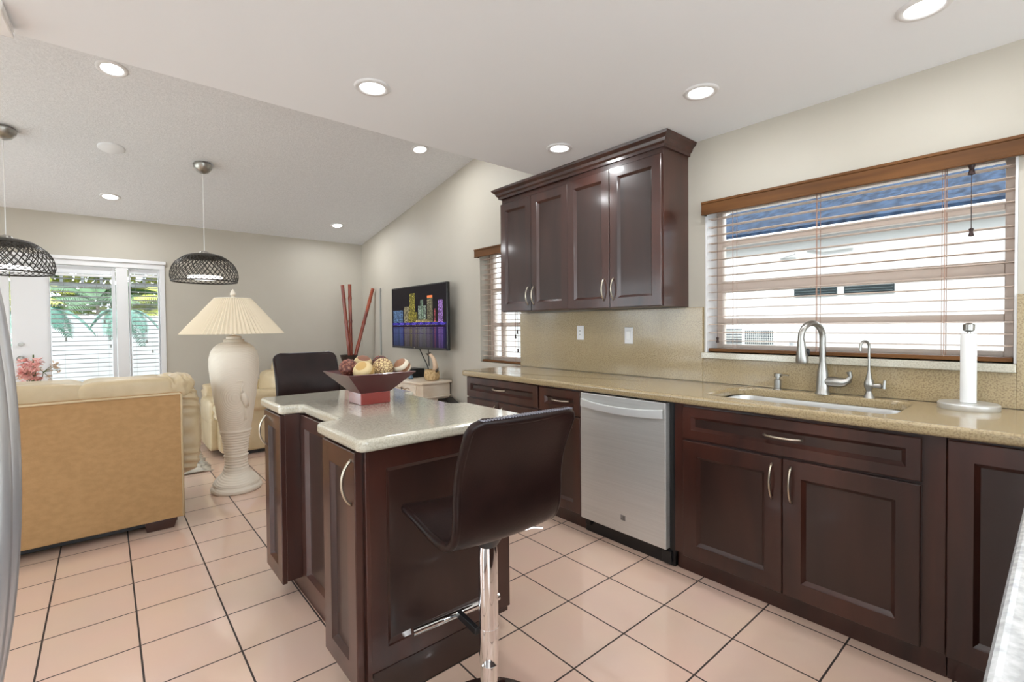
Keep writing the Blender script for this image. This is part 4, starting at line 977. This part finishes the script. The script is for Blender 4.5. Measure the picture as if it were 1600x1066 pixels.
# flowers behind the sofa
t = thing('plant_stand', 'small dark side table behind the sofa carrying the flowers', 'table', (-.50, 6.0, 0))
obj('table_top', MB().box(-.72, -.28, 5.82, 6.22, .56, .59), cherry, t, bevel=.004)
for (x, y) in ((-.69, 5.85), (-.31, 5.85), (-.69, 6.19), (-.31, 6.19)): obj('leg', MB().box(x-.02, x+.02, y-.02, y+.02, 0, .56), cherry, t)
t = thing('flower_arrangement', 'pink silk flowers in a vase by the patio door', 'flowers', (-.50, 6.0, .59))
obj('vase', MB().lathe([(.05, 0), (.07, .03), (.075, .10), (.045, .17), (.05, .19)], (-.50, 6.0, .5905), 20), white_m, t, smooth='auto')
st = MB(); pet = MB(); pet2 = MB(); rnd = random.Random(5)
def bloom(mb, c, r, n):
    for k in range(n):
        d = Vector((rnd.uniform(-1, 1), rnd.uniform(-1, 1), rnd.uniform(-.8, 1))).normalized(); s = d.cross(Vector((0, 0, 1))+d*.1).normalized(); u = d.cross(s)
        c0 = Vector(c)
        mb.add([c0+d*r*.15, c0+d*r*.7+s*r*.28, c0+d*r+u*r*.12, c0+d*r*.7-s*r*.28], [(0, 1, 2, 3)])
for k in range(12):
    c = (-.60+rnd.uniform(0, .16), 6.0+rnd.uniform(-.1, .1), .82+rnd.uniform(0, .19)); bloom(pet, c, .058, 26); st.tube([(-.50, 6.0, .76), ((c[0]-.5)/2, 6.0, (c[2]+.72)/2), c], .003, 5)
for k in range(5):
    c = (-.545+rnd.uniform(-.03, .03), 5.93, .86+rnd.uniform(0, .12)); bloom(pet2, c, .035, 16)
for (c, r) in (((-.36, 6.0, .97), .035), ((-.345, 6.0, .955), .04), ((-.33, 6.0, .915), .03), ((-.385, 6.0, .92), .03), ((-.39, 6.0, .85), .035), ((-.45, 6.0, .93), .03)):
    bloom(pet2, c, r, 16); st.tube([(-.47, 6.0, .76), (-.435, 6.0, .86), (-.43, 6.0, .90), c], .003, 5)
st.tube([(-.50, 6.0, .75), (-.49, 6.0, 1.06)], .006, 6)
obj('pink_blooms', pet, pinkp, t); obj('cream_buds', pet2, creamp, t); obj('stems', st, stem_m, t)

# ------------------------------------------------------------------ outdoors
tag(obj('yard_ground', MB().box(-14, 14, YF+.21, 22, -.16, -.10).box(3.05, 14, -12, YF+.20, -.16, -.10).box(-14, XL-.16, -12, YF+.20, -.16, -.10).box(XL-.15, 3.04, -12, YB-.16, -.16, -.10), ground_m), 'pale paved ground outside the windows', 'ground')['kind'] = 'structure'
t = thing('garden_wall', 'white garden wall seen through the patio door blinds', 'wall', (0, 10, -.1))
obj('wall_face', MB().box(-9, 9, 10, 10.15, -.1, 1.50), stucco, t)
# palms
def palm(x, y, h, nf, L, m_, label, seed, droop=1.0, trunk=.035, group=None):
    rnd = random.Random(seed); t = thing('palm_tree', label, 'palm', (x, y, -.1), group)
    obj('trunk', MB().tube([(x, y, -.1), (x+.02, y, h*.5), (x, y, h)], [trunk*1.3, trunk, trunk*.8], 10), mat('trunk_'+str(seed), (.22, .17, .11), .8), t, smooth=True)
    f = MB()
    for k in range(nf):
        a = 2*PI*k/nf+rnd.uniform(-.3, .3); e = rnd.uniform(.2, 1.1); d = Vector((math.cos(a), math.sin(a), 0)); pts = []
        S = 16
        for j in range(S+1):
            u = j/S; pts.append(Vector((x, y, h))+d*L*u*math.cos(e)*1.1+Vector((0, 0, L*(u*math.sin(e)-droop*u*u*.9))))
        f.tube(pts, [.010*(1-.8*j/S) for j in range(S+1)], 5)
        for j in range(2, S):
            for q in (0, .5):
                p = pts[j].lerp(pts[min(j+1, S)], q); tt = (pts[min(j+1, S)]-pts[j-1]).normalized(); s = tt.cross(Vector((0, 0, 1)))
                if s.length < .05: continue
                s.normalize(); ll = L*.32*math.sin(PI*(.12+.8*(j+q)/S))
                for sg in (1, -1):
                    tip = p+s*sg*ll*.8+tt*ll*.5-Vector((0, 0, ll*.35)); mid = p+s*sg*ll*.42+tt*ll*.22-Vector((0, 0, ll*.08)); wv_ = tt*.014*(1+L*.4)
                    f.add([p-wv_*.4, p+wv_*.4, mid+wv_, mid-wv_, tip], [(0, 1, 2, 3), (3, 2, 4)])
    obj('fronds', f, m_, t)
palm(-.62, 8.9, 1.50, 7, .62, leaf_t, 'teal green palm with drooping fronds before the garden wall, left', 11, 1.25)
palm(.21, 9.2, 1.50, 6, .6, leaf_t, 'green palm with drooping fronds before the garden wall, right', 12, 1.3)
palm(-1.5, 12.0, 1.7, 18, 1.45, leaf_y, 'yellow green palm beyond the garden wall at left', 13, .6)
palm(-.1, 12.2, 1.75, 18, 1.35, leaf_g, 'dark green palm beyond the garden wall in the middle', 14, .6)
palm(1.3, 12.0, 1.7, 18, 1.4, leaf_y, 'yellow green palm beyond the garden wall at right', 15, .6)
t = thing('hedge', 'leafy green hedge beyond the garden wall', 'hedge', (0, 13, -.1))
f = MB(); rnd = random.Random(9)
for k in range(5200):
    c = Vector((rnd.uniform(-4, 3.2), rnd.uniform(13.9, 15.2), rnd.uniform(.6, 3.6))); a = Vector((rnd.uniform(-1, 1), rnd.uniform(-1, 1), rnd.uniform(-1, 1))).normalized(); b_ = a.cross(Vector((.3, .5, 1))).normalized()
    s = rnd.uniform(.10, .22); f.add([c-a*s, c+b_*s*.35, c+a*s, c-b_*s*.35], [(0, 1, 2, 3)])
f_o = obj('leaves', f, bush_m, t); f_o['kind'] = 'stuff'
# neighbouring house
t = thing('neighbor_house', 'white neighboring house with a blue grey roof seen through the sink window', 'house', (6, 2, -.1))
obj('house_wall', MB().box(5.5, 5.7, -6, 9, -.1, 2.20), stucco, t)
m = MB(); RY0, RY1 = -6, 3.3
m.add([(5.40, RY0, 2.19), (5.40, RY1, 2.19), (7.4, RY1, 2.94), (7.4, RY0, 2.94), (5.40, RY0, 2.27), (5.40, RY1, 2.27), (7.4, RY1, 3.02), (7.4, RY0, 3.02)], [(0, 1, 2, 3), (4, 7, 6, 5), (0, 4, 5, 1), (1, 5, 6, 2), (2, 6, 7, 3), (3, 7, 4, 0)])
obj('roof', m, roofm, t)
obj('fascia', MB().box(5.375, 5.398, RY0, RY1, 2.17, 2.235), mat('fascia_white', (.7, .7, .72), .6), t)
dk = mat('dark_window', (.010, .020, .026), .2)
for (a, b) in ((1.484, 1.863), (1.033, 1.421)):
    o = obj('window', MB().box(5.48, 5.50, a, b, 1.56, 1.76), dk, t)
    m = MB()
    for k in range(7): m.box(5.472, 5.479, a+.01, b-.01, 1.575+.026*k, 1.581+.026*k)
    obj('blind_slats', m, mat('neighbor_slat', (.04, .06, .07), .5), o)
obj('wall_light', MB().tube([(5.49, 1.75, 2.03), (5.46, 1.6, 2.02), (5.46, 1.35, 2.03)], .012, 6).tube([(5.49, 2.0, 1.97), (5.46, 1.85, 2.0)], .01, 6), mat('pipe_grey', (.35, .35, .36), .5), t)
t = thing('air_conditioner', 'white air conditioner unit standing outside below the sink window', 'air conditioner', (5.2, 2.25, -.1))
obj('housing', MB().box(5.0, 5.35, 1.86, 2.66, -.1, 1.26), mat('ac_cream', (.66, .68, .68), .5), t, bevel=.01)
m = MB()
for i in range(14):
    for j in range(9): m.box(4.992, 5.001, 1.885+.020*i, 1.897+.020*i, 1.0+.024*j, 1.015+.024*j)
obj('grille', m, mat('grille_dark', (.05, .06, .07), .5), t)
m = MB()
for j in range(8): m.box(4.992, 5.001, 2.19, 2.42, 1.03+.026*j, 1.042+.026*j)
obj('louvers', m, MATS['grille_dark'], t)
obj('side_shade', MB().box(4.99, 5.0, 2.45, 2.64, 1.0, 1.24), mat('ac_grey', (.30, .33, .36), .5), t)

# tidy: helper properties are not part of the description
for o in bpy.data.objects:
    if '_loc' in o.keys(): del o['_loc']
